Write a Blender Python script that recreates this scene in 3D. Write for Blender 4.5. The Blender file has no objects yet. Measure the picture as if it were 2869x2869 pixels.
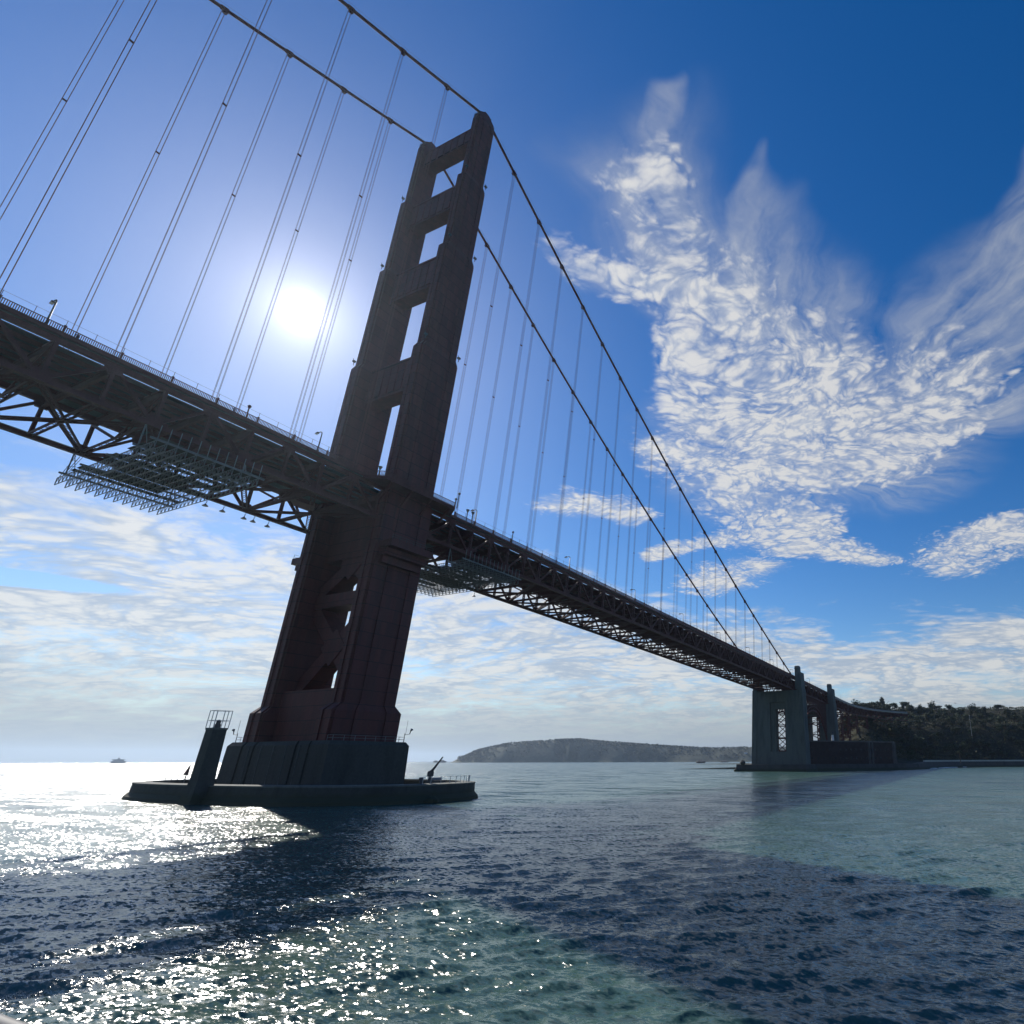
import bpy, math, random
import numpy as np
from mathutils import Vector, Matrix, Euler
rnd = random.Random(7)
R = math.radians
scn = bpy.context.scene
COL = scn.collection

# ------------------------------------------------------------------ camera
cam_d = bpy.data.cameras.new('camera')
cam_d.sensor_width = 36.0
cam_d.lens = 20.3956
cam_d.shift_x = -0.216427
cam_d.shift_y = 0.040184
cam_d.clip_start = 0.1
cam_d.clip_end = 60000
cam = bpy.data.objects.new('camera', cam_d)
COL.objects.link(cam)
YAW, PIT, ROL = 0.40701392, 0.34316076, -0.00269907
fw = Vector((math.cos(YAW)*math.cos(PIT), math.sin(YAW)*math.cos(PIT), math.sin(PIT)))
rt = Vector((math.sin(YAW), -math.cos(YAW), 0))
up = rt.cross(fw)
r2 = rt*math.cos(ROL) + up*math.sin(ROL)
u2 = -rt*math.sin(ROL) + up*math.cos(ROL)
CAM = Vector((-97.5835, -153.2349, 7.743))
cam.matrix_world = Matrix((( r2.x, u2.x, -fw.x, CAM.x), (r2.y, u2.y, -fw.y, CAM.y), (r2.z, u2.z, -fw.z, CAM.z), (0, 0, 0, 1)))
scn.camera = cam
scn.view_settings.view_transform = 'Standard'
scn.view_settings.look = 'None'
scn.view_settings.exposure = 0.0
scn.view_settings.gamma = 1.0
scn.view_settings.use_curve_mapping = False
scn.cycles.max_bounces = 6
scn.cycles.volume_bounces = 0
scn.cycles.sample_clamp_indirect = 6
scn.cycles.sample_clamp_direct = 0
scn.cycles.use_denoising = True

# ------------------------------------------------------------------ sun and sky
SUN = Vector((0.33626, 0.76077, 0.55512)).normalized()
SUN_EL = math.asin(SUN.z)
SUN_AZ = math.atan2(SUN.y, SUN.x)
sun_d = bpy.data.lights.new('sun', 'SUN')
sun_d.energy = 5.0
sun_d.angle = R(0.5)
sun_d.color = (1.0, 0.94, 0.85)
sun = bpy.data.objects.new('sun', sun_d)
COL.objects.link(sun)
sun.location = (0, 0, 400)
sun.rotation_euler = SUN.to_track_quat('Z', 'Y').to_euler()


class NT:
    """small helper to write node maths"""
    def __init__(s, tree):
        s.t = tree; s.n = tree.nodes; s.l = tree.links
    def new(s, typ, **kw):
        n = s.n.new(typ)
        for k, v in kw.items(): setattr(n, k, v)
        return n
    def put(s, sock, v):
        if isinstance(v, bpy.types.NodeSocket): s.l.new(v, sock)
        elif v is not None: sock.default_value = v
    def m(s, op, a, b=None, c=None, clamp=False):
        n = s.n.new('ShaderNodeMath'); n.operation = op; n.use_clamp = clamp
        s.put(n.inputs[0], a); s.put(n.inputs[1], b); s.put(n.inputs[2], c)
        return n.outputs[0]
    def ss(s, x, a, b):
        n = s.n.new('ShaderNodeMapRange'); n.interpolation_type = 'SMOOTHSTEP'
        s.put(n.inputs['Value'], x); n.inputs['From Min'].default_value = a; n.inputs['From Max'].default_value = b
        return n.outputs['Result']
    def lin(s, x, a, b, c=0.0, d=1.0):
        n = s.n.new('ShaderNodeMapRange')
        s.put(n.inputs['Value'], x); n.inputs['From Min'].default_value = a; n.inputs['From Max'].default_value = b
        n.inputs['To Min'].default_value = c; n.inputs['To Max'].default_value = d
        return n.outputs['Result']
    def noise(s, vec, scale, detail=4, rough=0.55, dist=0.0, lac=2.0):
        n = s.n.new('ShaderNodeTexNoise'); n.noise_dimensions = '3D'
        s.put(n.inputs['Vector'], vec); n.inputs['Scale'].default_value = scale
        n.inputs['Detail'].default_value = detail; n.inputs['Roughness'].default_value = rough
        n.inputs['Distortion'].default_value = dist; n.inputs['Lacunarity'].default_value = lac
        return n.outputs['Fac']
    def xyz(s, x, y, z):
        n = s.n.new('ShaderNodeCombineXYZ'); s.put(n.inputs[0], x); s.put(n.inputs[1], y); s.put(n.inputs[2], z)
        return n.outputs[0]
    def sep(s, v):
        n = s.n.new('ShaderNodeSeparateXYZ'); s.put(n.inputs[0], v); return n.outputs
    def mix(s, f, a, b, typ='MIX'):
        n = s.n.new('ShaderNodeMix'); n.data_type = 'RGBA'; n.blend_type = typ
        s.put(n.inputs['Factor'], f); s.put(n.inputs['A'], a); s.put(n.inputs['B'], b)
        return n.outputs['Result']
    def mapping(s, v, loc=(0, 0, 0), rot=(0, 0, 0), sc=(1, 1, 1)):
        n = s.n.new('ShaderNodeMapping'); s.put(n.inputs['Vector'], v)
        n.inputs['Location'].default_value = loc; n.inputs['Rotation'].default_value = rot; n.inputs['Scale'].default_value = sc
        return n.outputs[0]


def build_world():
    w = bpy.data.worlds.new('World'); scn.world = w; w.use_nodes = True
    t = w.node_tree
    for n in list(t.nodes): t.nodes.remove(n)
    N = NT(t)
    out = N.new('ShaderNodeOutputWorld'); bg = N.new('ShaderNodeBackground')
    N.l.new(bg.outputs[0], out.inputs[0])
    bg.inputs['Strength'].default_value = 0.1
    sky = N.new('ShaderNodeTexSky'); sky.sky_type = 'NISHITA'; sky.sun_disc = False
    sky.sun_elevation = SUN_EL; sky.sun_rotation = math.pi/2 - SUN_AZ
    sky.altitude = 10; sky.air_density = 1.0; sky.dust_density = 0.15; sky.ozone_density = 2.0
    hs = N.new('ShaderNodeHueSaturation'); hs.inputs['Hue'].default_value = .509; hs.inputs['Saturation'].default_value = SKY_SAT; hs.inputs['Value'].default_value = SKY_VAL
    N.l.new(sky.outputs[0], hs.inputs['Color'])
    skyc = hs.outputs[0]
    tc = N.new('ShaderNodeTexCoord')
    d = tc.outputs['Generated']
    dx, dy, dz = N.sep(d)
    zz = N.m('ADD', N.m('MAXIMUM', dz, 0.0), 0.06)
    # cloud sheet: directions projected on a plane overhead; x = to the right, y = ahead
    a = YAW
    rx = N.m('SUBTRACT', N.m('MULTIPLY', dx, math.sin(a)), N.m('MULTIPLY', dy, math.cos(a)))
    ry = N.m('ADD', N.m('MULTIPLY', dx, math.cos(a)), N.m('MULTIPLY', dy, math.sin(a)))
    px = N.m('DIVIDE', rx, zz); py = N.m('DIVIDE', ry, zz)
    P = N.xyz(px, py, 0.0)
    zb = N.m('ADD', N.m('MAXIMUM', dz, 0.0), 0.15)
    PB = N.xyz(N.m('DIVIDE', rx, zb), N.m('DIVIDE', ry, zb), 0.0)
    # domain warp
    def warp(P, sc, amt, seed):
        nz = N.new('ShaderNodeTexNoise'); N.put(nz.inputs['Vector'], N.mapping(P, loc=(seed, seed*0.7, 3.1))); nz.inputs['Scale'].default_value = sc
        nz.inputs['Detail'].default_value = 3
        v = N.new('ShaderNodeVectorMath', operation='SUBTRACT'); N.put(v.inputs[0], nz.outputs['Color']); v.inputs[1].default_value = (.5, .5, .5)
        v2 = N.new('ShaderNodeVectorMath', operation='SCALE'); N.put(v2.inputs[0], v.outputs[0]); v2.inputs['Scale'].default_value = amt
        v3 = N.new('ShaderNodeVectorMath', operation='ADD'); N.put(v3.inputs[0], P); N.put(v3.inputs[1], v2.outputs[0])
        return v3.outputs[0]
    W = warp(P, 2.6, 0.30, 1.7)
    W2 = warp(W, 9.0, 0.05, 4.2)
    wx, wy, _ = N.sep(W2)

    def capsule(x0, y0, x1, y1, ra, rb, soft):
        """1 near the segment, 0 away; radius runs from ra to rb"""
        bx, by = x1-x0, y1-y0; L2 = bx*bx+by*by
        ex = N.m('SUBTRACT', wx, x0); ey = N.m('SUBTRACT', wy, y0)
        h = N.m('MULTIPLY_ADD', ex, bx/L2, N.m('MULTIPLY', ey, by/L2), clamp=True)
        qx = N.m('MULTIPLY_ADD', h, -bx, ex); qy = N.m('MULTIPLY_ADD', h, -by, ey)
        dist = N.m('SQRT', N.m('ADD', N.m('MULTIPLY', qx, qx), N.m('MULTIPLY', qy, qy)))
        rr = N.m('MULTIPLY_ADD', h, rb-ra, ra)
        n = N.n.new('ShaderNodeMapRange'); n.interpolation_type = 'SMOOTHSTEP'
        N.put(n.inputs['Value'], N.m('DIVIDE', dist, rr)); n.inputs['From Min'].default_value = 1.0+soft; n.inputs['From Max'].default_value = 1.0-soft*0.9
        return n.outputs['Result']
    def union(items):
        r = items[0]
        for i in items[1:]: r = N.m('MAXIMUM', r, i)
        return r
    puff = union([capsule(-.15, .72, -.03, .93, .06, .09, .8), capsule(-.03, .93, .13, 1.18, .09, .13, .8), capsule(.13, 1.18, .24, 1.45, .13, .22, .7),
                  capsule(.20, 1.48, .44, 1.56, .22, .20, .7), capsule(.40, 1.52, .52, 1.26, .18, .14, .8),
                  capsule(-.29, .885, -.13, .905, .05, .05, .8), capsule(-.08, 1.16, -.08, 1.38, .08, .11, .8), capsule(.02, 1.25, .06, 1.45, .05, .06, .9),
                  capsule(.22, 1.72, .48, 1.68, .13, .10, .8), capsule(-.22, 1.59, .02, 1.72, .09, .13, .9),
                  capsule(-.04, 1.76, .16, 2.10, .12, .17, .9), capsule(-.58, 1.90, -.43, 1.95, .09, .08, .9),
                  capsule(.50, 1.66, .64, 1.46, .10, .05, .9), capsule(.16, 2.10, .33, 2.2, .10, .08, .9),
                  capsule(.98, 2.40, 1.13, 2.10, .20, .15, .9), capsule(-.40, 2.40, .0, 2.2, .06, .06, .9),
                  capsule(-.12, 2.75, .13, 2.52, .14, .11, .9), capsule(.30, 2.3, .62, 2.45, .10, .08, .95)])
    wisp = union([capsule(-.15, .57, -.155, .72, .012, .06, .95), capsule(-.155, .70, -.02, .90, .08, .12, .95), capsule(.03, .66, .05, .76, .015, .05, .95), capsule(.05, .76, .16, 1.05, .05, .13, .95),
                  capsule(.47, .62, .50, .86, .02, .06, .95), capsule(.50, .86, .46, 1.25, .08, .16, .95), capsule(.60, .84, .56, 1.12, .05, .11, .95),
                  capsule(.56, 1.12, .50, 1.40, .11, .14, .95), capsule(.67, 1.05, .58, 1.42, .03, .05, .95), capsule(.13, 1.05, .36, 1.38, .10, .16, .95), capsule(.14, 1.62, .56, 1.72, .20, .18, .95), capsule(-.05, 1.5, .10, 1.9, .14, .2, .95), capsule(.46, 1.45, .70, 1.30, .16, .12, .95)])
    # texture: billowing altocumulus cells in rising octaves, larger breaks, combed wisps
    Wc = warp(warp(P, 2.2, 0.25, 3.9), 6.0, 0.10, 6.3)
    def billow(vec, sc, seed, det=1.5):
        n = N.noise(N.mapping(vec, loc=(seed, seed*1.3, seed*.7)), sc, det, .5)
        return N.m('ABSOLUTE', N.m('MULTIPLY_ADD', n, 2.0, -1.0))
    bil = N.m('ADD', N.m('ADD', N.m('MULTIPLY', billow(Wc, 15, 2.2), 1.4), N.m('MULTIPLY', billow(Wc, 34, 5.1), 1.0)), N.m('MULTIPLY', billow(Wc, 70, 7.7, 2), .35))   # mean ~.5
    f1 = N.noise(P, 9.0, 6, .66, .5)
    f2 = N.noise(N.mapping(P, loc=(3, 1, 0)), 3.4, 4, .6, .4)
    ptx = N.m('ADD', N.m('MULTIPLY_ADD', bil, .85, N.m('MULTIPLY', f1, 1.2)), N.m('MULTIPLY', f2, 2.1))
    dp = N.m('ADD', N.m('MULTIPLY', puff, .78), N.m('SUBTRACT', ptx, 2.37))
    ap = N.ss(dp, -.25, .75)
    ap = N.m('MULTIPLY', ap, N.ss(puff, .0, .25))
    # streaks of the wisps fan out from the foot of the cloud
    qx = N.m('SUBTRACT', wx, .26); qy = N.m('SUBTRACT', 1.62, wy)
    fan = N.m('ARCTAN2', qx, qy); rad = N.m('SQRT', N.m('ADD', N.m('MULTIPLY', qx, qx), N.m('MULTIPLY', qy, qy)))
    comb = N.noise(N.xyz(N.m('MULTIPLY', fan, 9.0), N.m('MULTIPLY', rad, 2.6), 0.0), 1.0, 5, .6, .35)
    soft = N.m('MULTIPLY', wisp, N.m('MULTIPLY_ADD', comb, 2.1, N.m('MULTIPLY_ADD', f1, .9, -.98)), clamp=True)
    aw = N.m('MAXIMUM', soft, N.m('MULTIPLY', N.ss(puff, .15, 1.0), N.m('MULTIPLY_ADD', f2, 1.8, N.m('MULTIPLY_ADD', bil, .35, -.55)), clamp=True))
    cells = bil
    # low bank towards the horizon
    az = N.m('ARCTAN2', rx, ry)                        # + right
    el = N.m('ARCSINE', dz)
    bankP = N.mapping(warp(PB, 1.1, .45, 8.1), rot=(0, 0, R(12)), sc=(1.0, 1.35, 1))
    b1 = N.noise(bankP, 1.5, 3, .55, .3)
    b2 = N.noise(N.mapping(bankP, loc=(5, 2, 1)), 4.0, 6, .64, .4)
    bb = N.m('ADD', N.m('MULTIPLY', billow(bankP, 6.0, 3.3), 1.2), N.m('MULTIPLY', billow(bankP, 15, 9.1, 2), .8))
    top = N.m('ADD', N.m('MULTIPLY_ADD', N.ss(az, R(-20), R(10)), -R(4.6), R(17.6)), N.m('MULTIPLY_ADD', N.noise(P, .9, 4, .6), R(7), -R(3.5)))
    lowm = N.m('DIVIDE', N.m('SUBTRACT', top, el), R(3.0), clamp=False)
    lowm = N.m('MINIMUM', N.m('MAXIMUM', lowm, -1.5), 1.0)
    btx = N.m('ADD', N.m('ADD', N.m('MULTIPLY', b1, 1.2), N.m('MULTIPLY', b2, 1.3)), N.m('MULTIPLY', bb, .35))   # ~1.4
    # clear gap in the bank, far left
    gx = N.m('DIVIDE', N.m('SUBTRACT', px, -3.35), .52); gy = N.m('DIVIDE', N.m('SUBTRACT', N.m('MULTIPLY_ADD', px, -.73, py), 4.70), .20)
    gap = N.m('SUBTRACT', 1.0, N.m('SQRT', N.m('ADD', N.m('MULTIPLY', gx, gx), N.m('MULTIPLY', gy, gy))))
    gapm = N.ss(gap, -.25, .35)
    db = N.m('SUBTRACT', N.m('MULTIPLY_ADD', lowm, .50, N.m('SUBTRACT', btx, 1.44)), N.m('MULTIPLY', gapm, 1.0))
    ab = N.ss(db, -.14, .55)
    hz = N.ss(el, R(8.0), R(0.6))
    # brightness of the clouds: forward scattering near the sun, thicker parts greyer
    sd = N.new('ShaderNodeVectorMath', operation='DOT_PRODUCT'); N.put(sd.inputs[0], d); sd.inputs[1].default_value = SUN
    cs = N.m('MINIMUM', N.m('MAXIMUM', sd.outputs['Value'], -1.0), 1.0)
    ang = N.m('ARCCOSINE', cs)
    fwd = N.m('EXPONENT', N.m('DIVIDE', ang, -R(26)))
    bright = N.m('MULTIPLY_ADD', fwd, 2.0, CLOUD_B)
    shade_p = N.ss(N.m('MULTIPLY_ADD', f1, .8, N.m('MULTIPLY', bil, 1.1)), .55, 1.15)
    colp = N.mix(shade_p, (.70, .77, .90, 1), (1.0, 1.0, 1.0, 1))
    thick = N.ss(N.m('MULTIPLY_ADD', bb, -.55, N.noise(N.mapping(bankP, loc=(1.3, 7, 2)), 2.6, 6, .64, .5)), .16, .54)
    colb = N.mix(thick, (1.06, 1.06, 1.03, 1), (.60, .70, .84, 1))
    def sc(col, k):
        v = N.new('ShaderNodeVectorMath', operation='SCALE'); N.put(v.inputs[0], col); N.put(v.inputs['Scale'], k); return v.outputs[0]
    c = N.mix(N.m('MULTIPLY', aw, .72, clamp=True), skyc, sc((.90, .95, 1.02), N.m('MULTIPLY', bright, .80)))
    c = N.mix(N.m('MULTIPLY', ap, .93), c, sc(colp, bright))
    c = N.mix(N.m('MULTIPLY', ab, .90), c, sc(colb, N.m('MULTIPLY', bright, .98)))
    c = N.mix(N.m('MULTIPLY', hz, .97), c, sc((.66, .77, .86), N.m('MULTIPLY', bright, .78)))
    # the bright hazy disc of light around the sun
    g = N.m('ADD', N.m('MULTIPLY', N.m('EXPONENT', N.m('MULTIPLY', N.m('POWER', N.m('DIVIDE', ang, R(.9)), 2.0), -1.0)), 16.0),
            N.m('ADD', N.m('MULTIPLY', N.m('EXPONENT', N.m('DIVIDE', ang, -R(2.2))), 11.0), N.m('MULTIPLY', N.m('EXPONENT', N.m('DIVIDE', ang, -R(9))), .5)))
    add = N.new('ShaderNodeVectorMath', operation='ADD'); N.put(add.inputs[0], c); N.put(add.inputs[1], sc((1.0, .97, .92), g))
    # below the horizon: the sky light of open water
    w.cycles.sampling_method = 'MANUAL'; w.cycles.sample_map_resolution = 512
    fin = N.mix(N.ss(dz, -.002, -.03), add.outputs[0], (.12, .22, .30, 1))
    N.l.new(fin, bg.inputs['Color'])


HAZE_D = 4.5e-5
SKY_SAT, SKY_VAL, CLOUD_B = 1.42, 1.08, 6.6
build_world()

# ------------------------------------------------------------------ materials
MATS = {}
def material(name, base, rough=.6, vary=.25, scale=.6, spec=.4, dirt=None, metallic=0.0, bump=0.0, bscale=8.0, streak=False):
    m = bpy.data.materials.new(name); m.use_nodes = True
    N = NT(m.node_tree); b = m.node_tree.nodes['Principled BSDF']
    g = N.new('ShaderNodeNewGeometry'); pos = g.outputs['Position']
    n1 = N.noise(N.mapping(pos, sc=(1, 1, .18) if streak else (1, 1, 1)), scale, 6, .62, .3)
    n2 = N.noise(pos, scale*9, 4, .6)
    f = N.m('ADD', N.m('MULTIPLY', n1, .7), N.m('MULTIPLY', n2, .3))
    dark = tuple(x*(1-vary) for x in base)+(1,); lite = tuple(min(1, x*(1+vary)) for x in base)+(1,)
    c = N.mix(N.ss(f, .3, .7), dark, lite)
    if dirt:
        c = N.mix(N.m('MULTIPLY', N.ss(n1, .52, .72), dirt[1]), c, tuple(dirt[0])+(1,))
    N.l.new(c, b.inputs['Base Color'])
    b.inputs['Roughness'].default_value = rough; b.inputs['Metallic'].default_value = metallic
    b.inputs['Specular IOR Level'].default_value = spec
    if bump:
        bp = N.new('ShaderNodeBump'); bp.inputs['Strength'].default_value = bump; bp.inputs['Distance'].default_value = .1
        N.l.new(N.noise(pos, bscale, 5, .6), bp.inputs['Height']); N.l.new(bp.outputs[0], b.inputs['Normal'])
    MATS[name] = m; return m
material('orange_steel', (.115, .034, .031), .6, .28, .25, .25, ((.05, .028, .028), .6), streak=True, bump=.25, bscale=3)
def seams(name, pitch):
    m = MATS[name]; N = NT(m.node_tree); b = m.node_tree.nodes['Principled BSDF']; src = b.inputs['Base Color'].links[0].from_socket
    g = N.new('ShaderNodeNewGeometry'); x, y, z = N.sep(g.outputs['Position'])
    fr = N.m('FRACT', N.m('DIVIDE', z, pitch)); row = N.m('FLOOR', N.m('DIVIDE', z, pitch))
    wn = N.new('ShaderNodeTexWhiteNoise'); wn.noise_dimensions = '3D'
    N.put(wn.inputs['Vector'], N.xyz(row, N.m('FLOOR', N.m('DIVIDE', y, 1.4)), N.m('FLOOR', N.m('DIVIDE', x, 1.4))))
    c = N.mix(N.m('MULTIPLY', wn.outputs['Value'], .5), src, (.05, .026, .026, 1))
    c = N.mix(N.m('MULTIPLY', N.m('LESS_THAN', fr, .05), .75), c, (.03, .016, .016, 1))
    N.l.new(c, b.inputs['Base Color'])
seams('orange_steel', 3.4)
material('orange_truss', (.095, .031, .027), .65, .3, .4, .3, ((.07, .03, .026), .6))
material('cable_paint', (.10, .035, .03), .85, .2, .5, .15)
material('rope_paint', (.16, .07, .06), .85, .15, .5, .15)
material('concrete', (.105, .12, .112), .85, .3, .22, .3, ((.06, .06, .048), .7), streak=True, bump=.5, bscale=1.5)
material('pale_concrete', (.42, .42, .37), .8, .22, .5, .3, ((.22, .22, .18), .4), bump=.3, bscale=3)
material('asphalt', (.055, .055, .058), .9, .2, .6)
material('grey_steel', (.17, .18, .185), .5, .2, .8)
material('galvanised', (.42, .44, .45), .45, .15, 1.0, metallic=.4)
material('dark_steel', (.05, .055, .06), .5, .2, .8)
material('lens_glass', (.85, .83, .75), .3, .05, 1.0)
material('beacon_red', (.55, .03, .02), .5, .1, 1.0)
material('brick', (.06, .044, .04), .9, .35, .3, .1, ((.03, .025, .024), .6))
material('stone', (.13, .12, .11), .9, .35, .15, .25, ((.07, .065, .055), .6), bump=.8, bscale=.6)
material('soil', (.034, .035, .022), .95, .4, .04, .1, ((.03, .036, .02), .9))
material('headland_ground', (.09, .095, .06), .95, .4, .006, .2, ((.045, .06, .035), .9))
material('bark', (.08, .06, .045), .9, .3, 2.0)
material('leaf_dark', (.035, .05, .024), .7, .45, .4, .25)
material('leaf_far', (.05, .06, .03), .8, .7, .009, .15)
material('leaf_mid', (.045, .066, .028), .7, .45, .4, .25)
material('leaf_olive', (.06, .068, .034), .75, .4, .4, .25)
material('white_paint', (.78, .78, .75), .5, .06, 1.0)
material('grey_paint', (.45, .47, .48), .4, .08, 1.0)
material('rail_grey', (.13, .135, .14), .6, .2, 6.0, .2)
material('dark_paint', (.035, .04, .05), .4, .1, 1.0)
material('hull_grey', (.10, .11, .13), .6, .2, .05)
material('dark_plank', (.07, .062, .05), .9, .35, .8)
material('plank', (.24, .20, .15), .85, .3, .8)
material('cloth_dark', (.04, .045, .06), .9, .2, 4)
material('cloth_blue', (.08, .13, .25), .9, .2, 4)
material('skin', (.45, .28, .2), .6, .1, 4)
material('feather', (.55, .55, .55), .8, .2, 6)
material('glass_dark', (.02, .025, .03), .1, .1, 1)

# concrete near the water line: weed and damp band by height
def tide_material(name, base):
    m = material(name, base, .85, .3, .22, .3, (tuple(.45*v for v in base), .7), streak=True, bump=.5, bscale=1.5)
    N = NT(m.node_tree); b = m.node_tree.nodes['Principled BSDF']
    src = b.inputs['Base Color'].links[0].from_socket
    g = N.new('ShaderNodeNewGeometry'); x, y, z = N.sep(g.outputs['Position'])
    h = N.m('ADD', z, N.m('MULTIPLY_ADD', N.noise(g.outputs['Position'], .5, 5, .6), 2.0, -1.0))
    c = N.mix(N.ss(h, 2.6, 1.0), src, (.045, .05, .03, 1))
    N.l.new(c, b.inputs['Base Color'])
tide_material('tide_concrete', (.056, .060, .055))
tide_material('tide_stone', (.07, .066, .06))

# ------------------------------------------------------------------ mesh helpers
class MB:
    def __init__(s): s.v = []; s.f = []
    def add(s, vs, fs):
        n = len(s.v); s.v += [tuple(v) for v in vs]; s.f += [tuple(i+n for i in f) for f in fs]
    def box(s, x0, x1, y0, y1, z0, z1):
        s.add([(x0,y0,z0),(x1,y0,z0),(x1,y1,z0),(x0,y1,z0),(x0,y0,z1),(x1,y0,z1),(x1,y1,z1),(x0,y1,z1)],
              [(3,2,1,0),(4,5,6,7),(0,1,5,4),(1,2,6,5),(2,3,7,6),(3,0,4,7)])
    def bar(s, p, q, w, h, upv=(0,0,1)):
        p = Vector(p); q = Vector(q); d = (q-p).normalized(); u = Vector(upv)
        if abs(d.dot(u)) > .98: u = Vector((1,0,0))
        a = d.cross(u).normalized()*(w/2); b = a.cross(d).normalized()*(h/2)
        s.add([p-a-b, p+a-b, p+a+b, p-a+b, q-a-b, q+a-b, q+a+b, q-a+b],
              [(0,1,2,3),(7,6,5,4),(4,5,1,0),(5,6,2,1),(6,7,3,2),(7,4,0,3)])
    def tube(s, pts, r, n=6):
        pts = [Vector(p) for p in pts]; rings = []
        rs = r if isinstance(r, (list, tuple)) else [r]*len(pts)
        for i, p in enumerate(pts):
            d = (pts[min(i+1, len(pts)-1)]-pts[max(i-1, 0)]).normalized()
            u = Vector((0,0,1)) if abs(d.z) < .95 else Vector((1,0,0))
            a = d.cross(u).normalized(); b = a.cross(d)
            rings.append([p+(a*math.cos(2*math.pi*k/n)+b*math.sin(2*math.pi*k/n))*rs[i] for k in range(n)])
        s.loft(rings)
    def loft(s, rings, cap=True):
        n = len(rings[0]); vs = [v for r in rings for v in r]; fs = []
        for i in range(len(rings)-1):
            for k in range(n):
                fs.append((i*n+k, i*n+(k+1) % n, (i+1)*n+(k+1) % n, (i+1)*n+k))
        if cap:
            fs.append(tuple(reversed(range(n)))); fs.append(tuple(range((len(rings)-1)*n, len(rings)*n)))
        s.add(vs, fs)
    def prism(s, poly, z0, z1): s.loft([[(x, y, z0) for x, y in poly], [(x, y, z1) for x, y in poly]])
    def laced(s, p, q, w, h, k, t=.09, f=.2):
        """laced member: two flanges joined by zig-zag lacing on both faces"""
        p = Vector(p); q = Vector(q); d = (q-p).normalized(); u = Vector((0,0,1))
        if abs(d.z) > .95: u = Vector((1,0,0))
        a = d.cross(u).normalized(); b = a.cross(d).normalized()
        for sg in (-1, 1): s.bar(p+a*sg*(w/2), q+a*sg*(w/2), f, h, b)
        L = (q-p).length
        for face in (-1, 1):
            o = b*(face*(h/2-.04))
            for i in range(k):
                sg = 1 if i % 2 else -1
                s.bar(p+d*(L*i/k)+a*sg*(w/2)+o, p+d*(L*(i+1)/k)-a*sg*(w/2)+o, t, .05, b)
    def mesh(s, name, mat, smooth=False):
        me = bpy.data.meshes.new(name)
        me.from_pydata(s.v, [], s.f); me.materials.append(MATS[mat])
        if smooth:
            for p in me.polygons: p.use_smooth = True
        return me
    def build(s, name, mat, parent=None, org=None, smooth=False):
        """vertices are in world space; org is the origin the object gets"""
        po = ORG.get(parent.name, Vector((0,0,0))) if parent else Vector((0,0,0))
        o0 = Vector(org) if org is not None else (po if parent else Vector((0,0,0)))
        if o0.length > 0: s.v = [(x-o0.x, y-o0.y, z-o0.z) for x, y, z in s.v]
        o = bpy.data.objects.new(name, s.mesh(name, mat, smooth)); COL.objects.link(o)
        o.location = o0-po; o.parent = parent
        ORG[o.name] = o0
        return o
ORG = {}
def empty(name, loc, label, cat, group=None):
    o = bpy.data.objects.new(name, None); o.empty_display_size = .5; COL.objects.link(o); o.location = loc; ORG[o.name] = Vector(loc)
    o['label'] = label; o['category'] = cat
    if group: o['group'] = group
    return o
def tag(o, label, cat, group=None):
    o['label'] = label; o['category'] = cat
    if group: o['group'] = group
    return o
def struct(o, kind='structure', label=None):
    o['kind'] = kind
    if label: o['label'] = label
    return o
def inst(me, name, parent, loc, rot=(0,0,0), sc=(1,1,1)):
    """another object with the same mesh; loc in world space (parents are unrotated)"""
    o = bpy.data.objects.new(name, me); COL.objects.link(o)
    po = ORG[parent.name] if parent else Vector((0,0,0))
    o.parent = parent; o.location = Vector(loc)-po; o.rotation_euler = rot; o.scale = sc
    ORG[o.name] = Vector(loc); return o
def copy_thing(src, loc, rz=0.0, label=None):
    c = src.copy(); COL.objects.link(c); c.location = loc; c.rotation_euler = (0, 0, rz); ORG[c.name] = Vector(loc)
    if label: c['label'] = label
    for ch in list(src.children):
        k = ch.copy(); COL.objects.link(k); k.parent = c
        for g in list(ch.children):
            h = g.copy(); COL.objects.link(h); h.parent = k
    return c

# ------------------------------------------------------------------ bridge profile
PAN = 7.62; HY = 13.7
X0, X1 = -21*PAN, 343.0
def zr(x):
    if x < 0:
        a = min(-x, 160.0); return 76.56+.0225*a-7e-5*a*a
    return 76.56-.0195*x-8e-6*x*x
def cab(x):
    a = abs(x)
    return 227.9-.4455*a+3.4e-4*a*a if x < 0 else 227.9-.58075*a+3.408e-4*a*a

bridge = empty('suspension_bridge', (0, 0, 12.2), 'orange steel suspension bridge with its tall portal tower, main cables and long deck', 'bridge')

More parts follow.
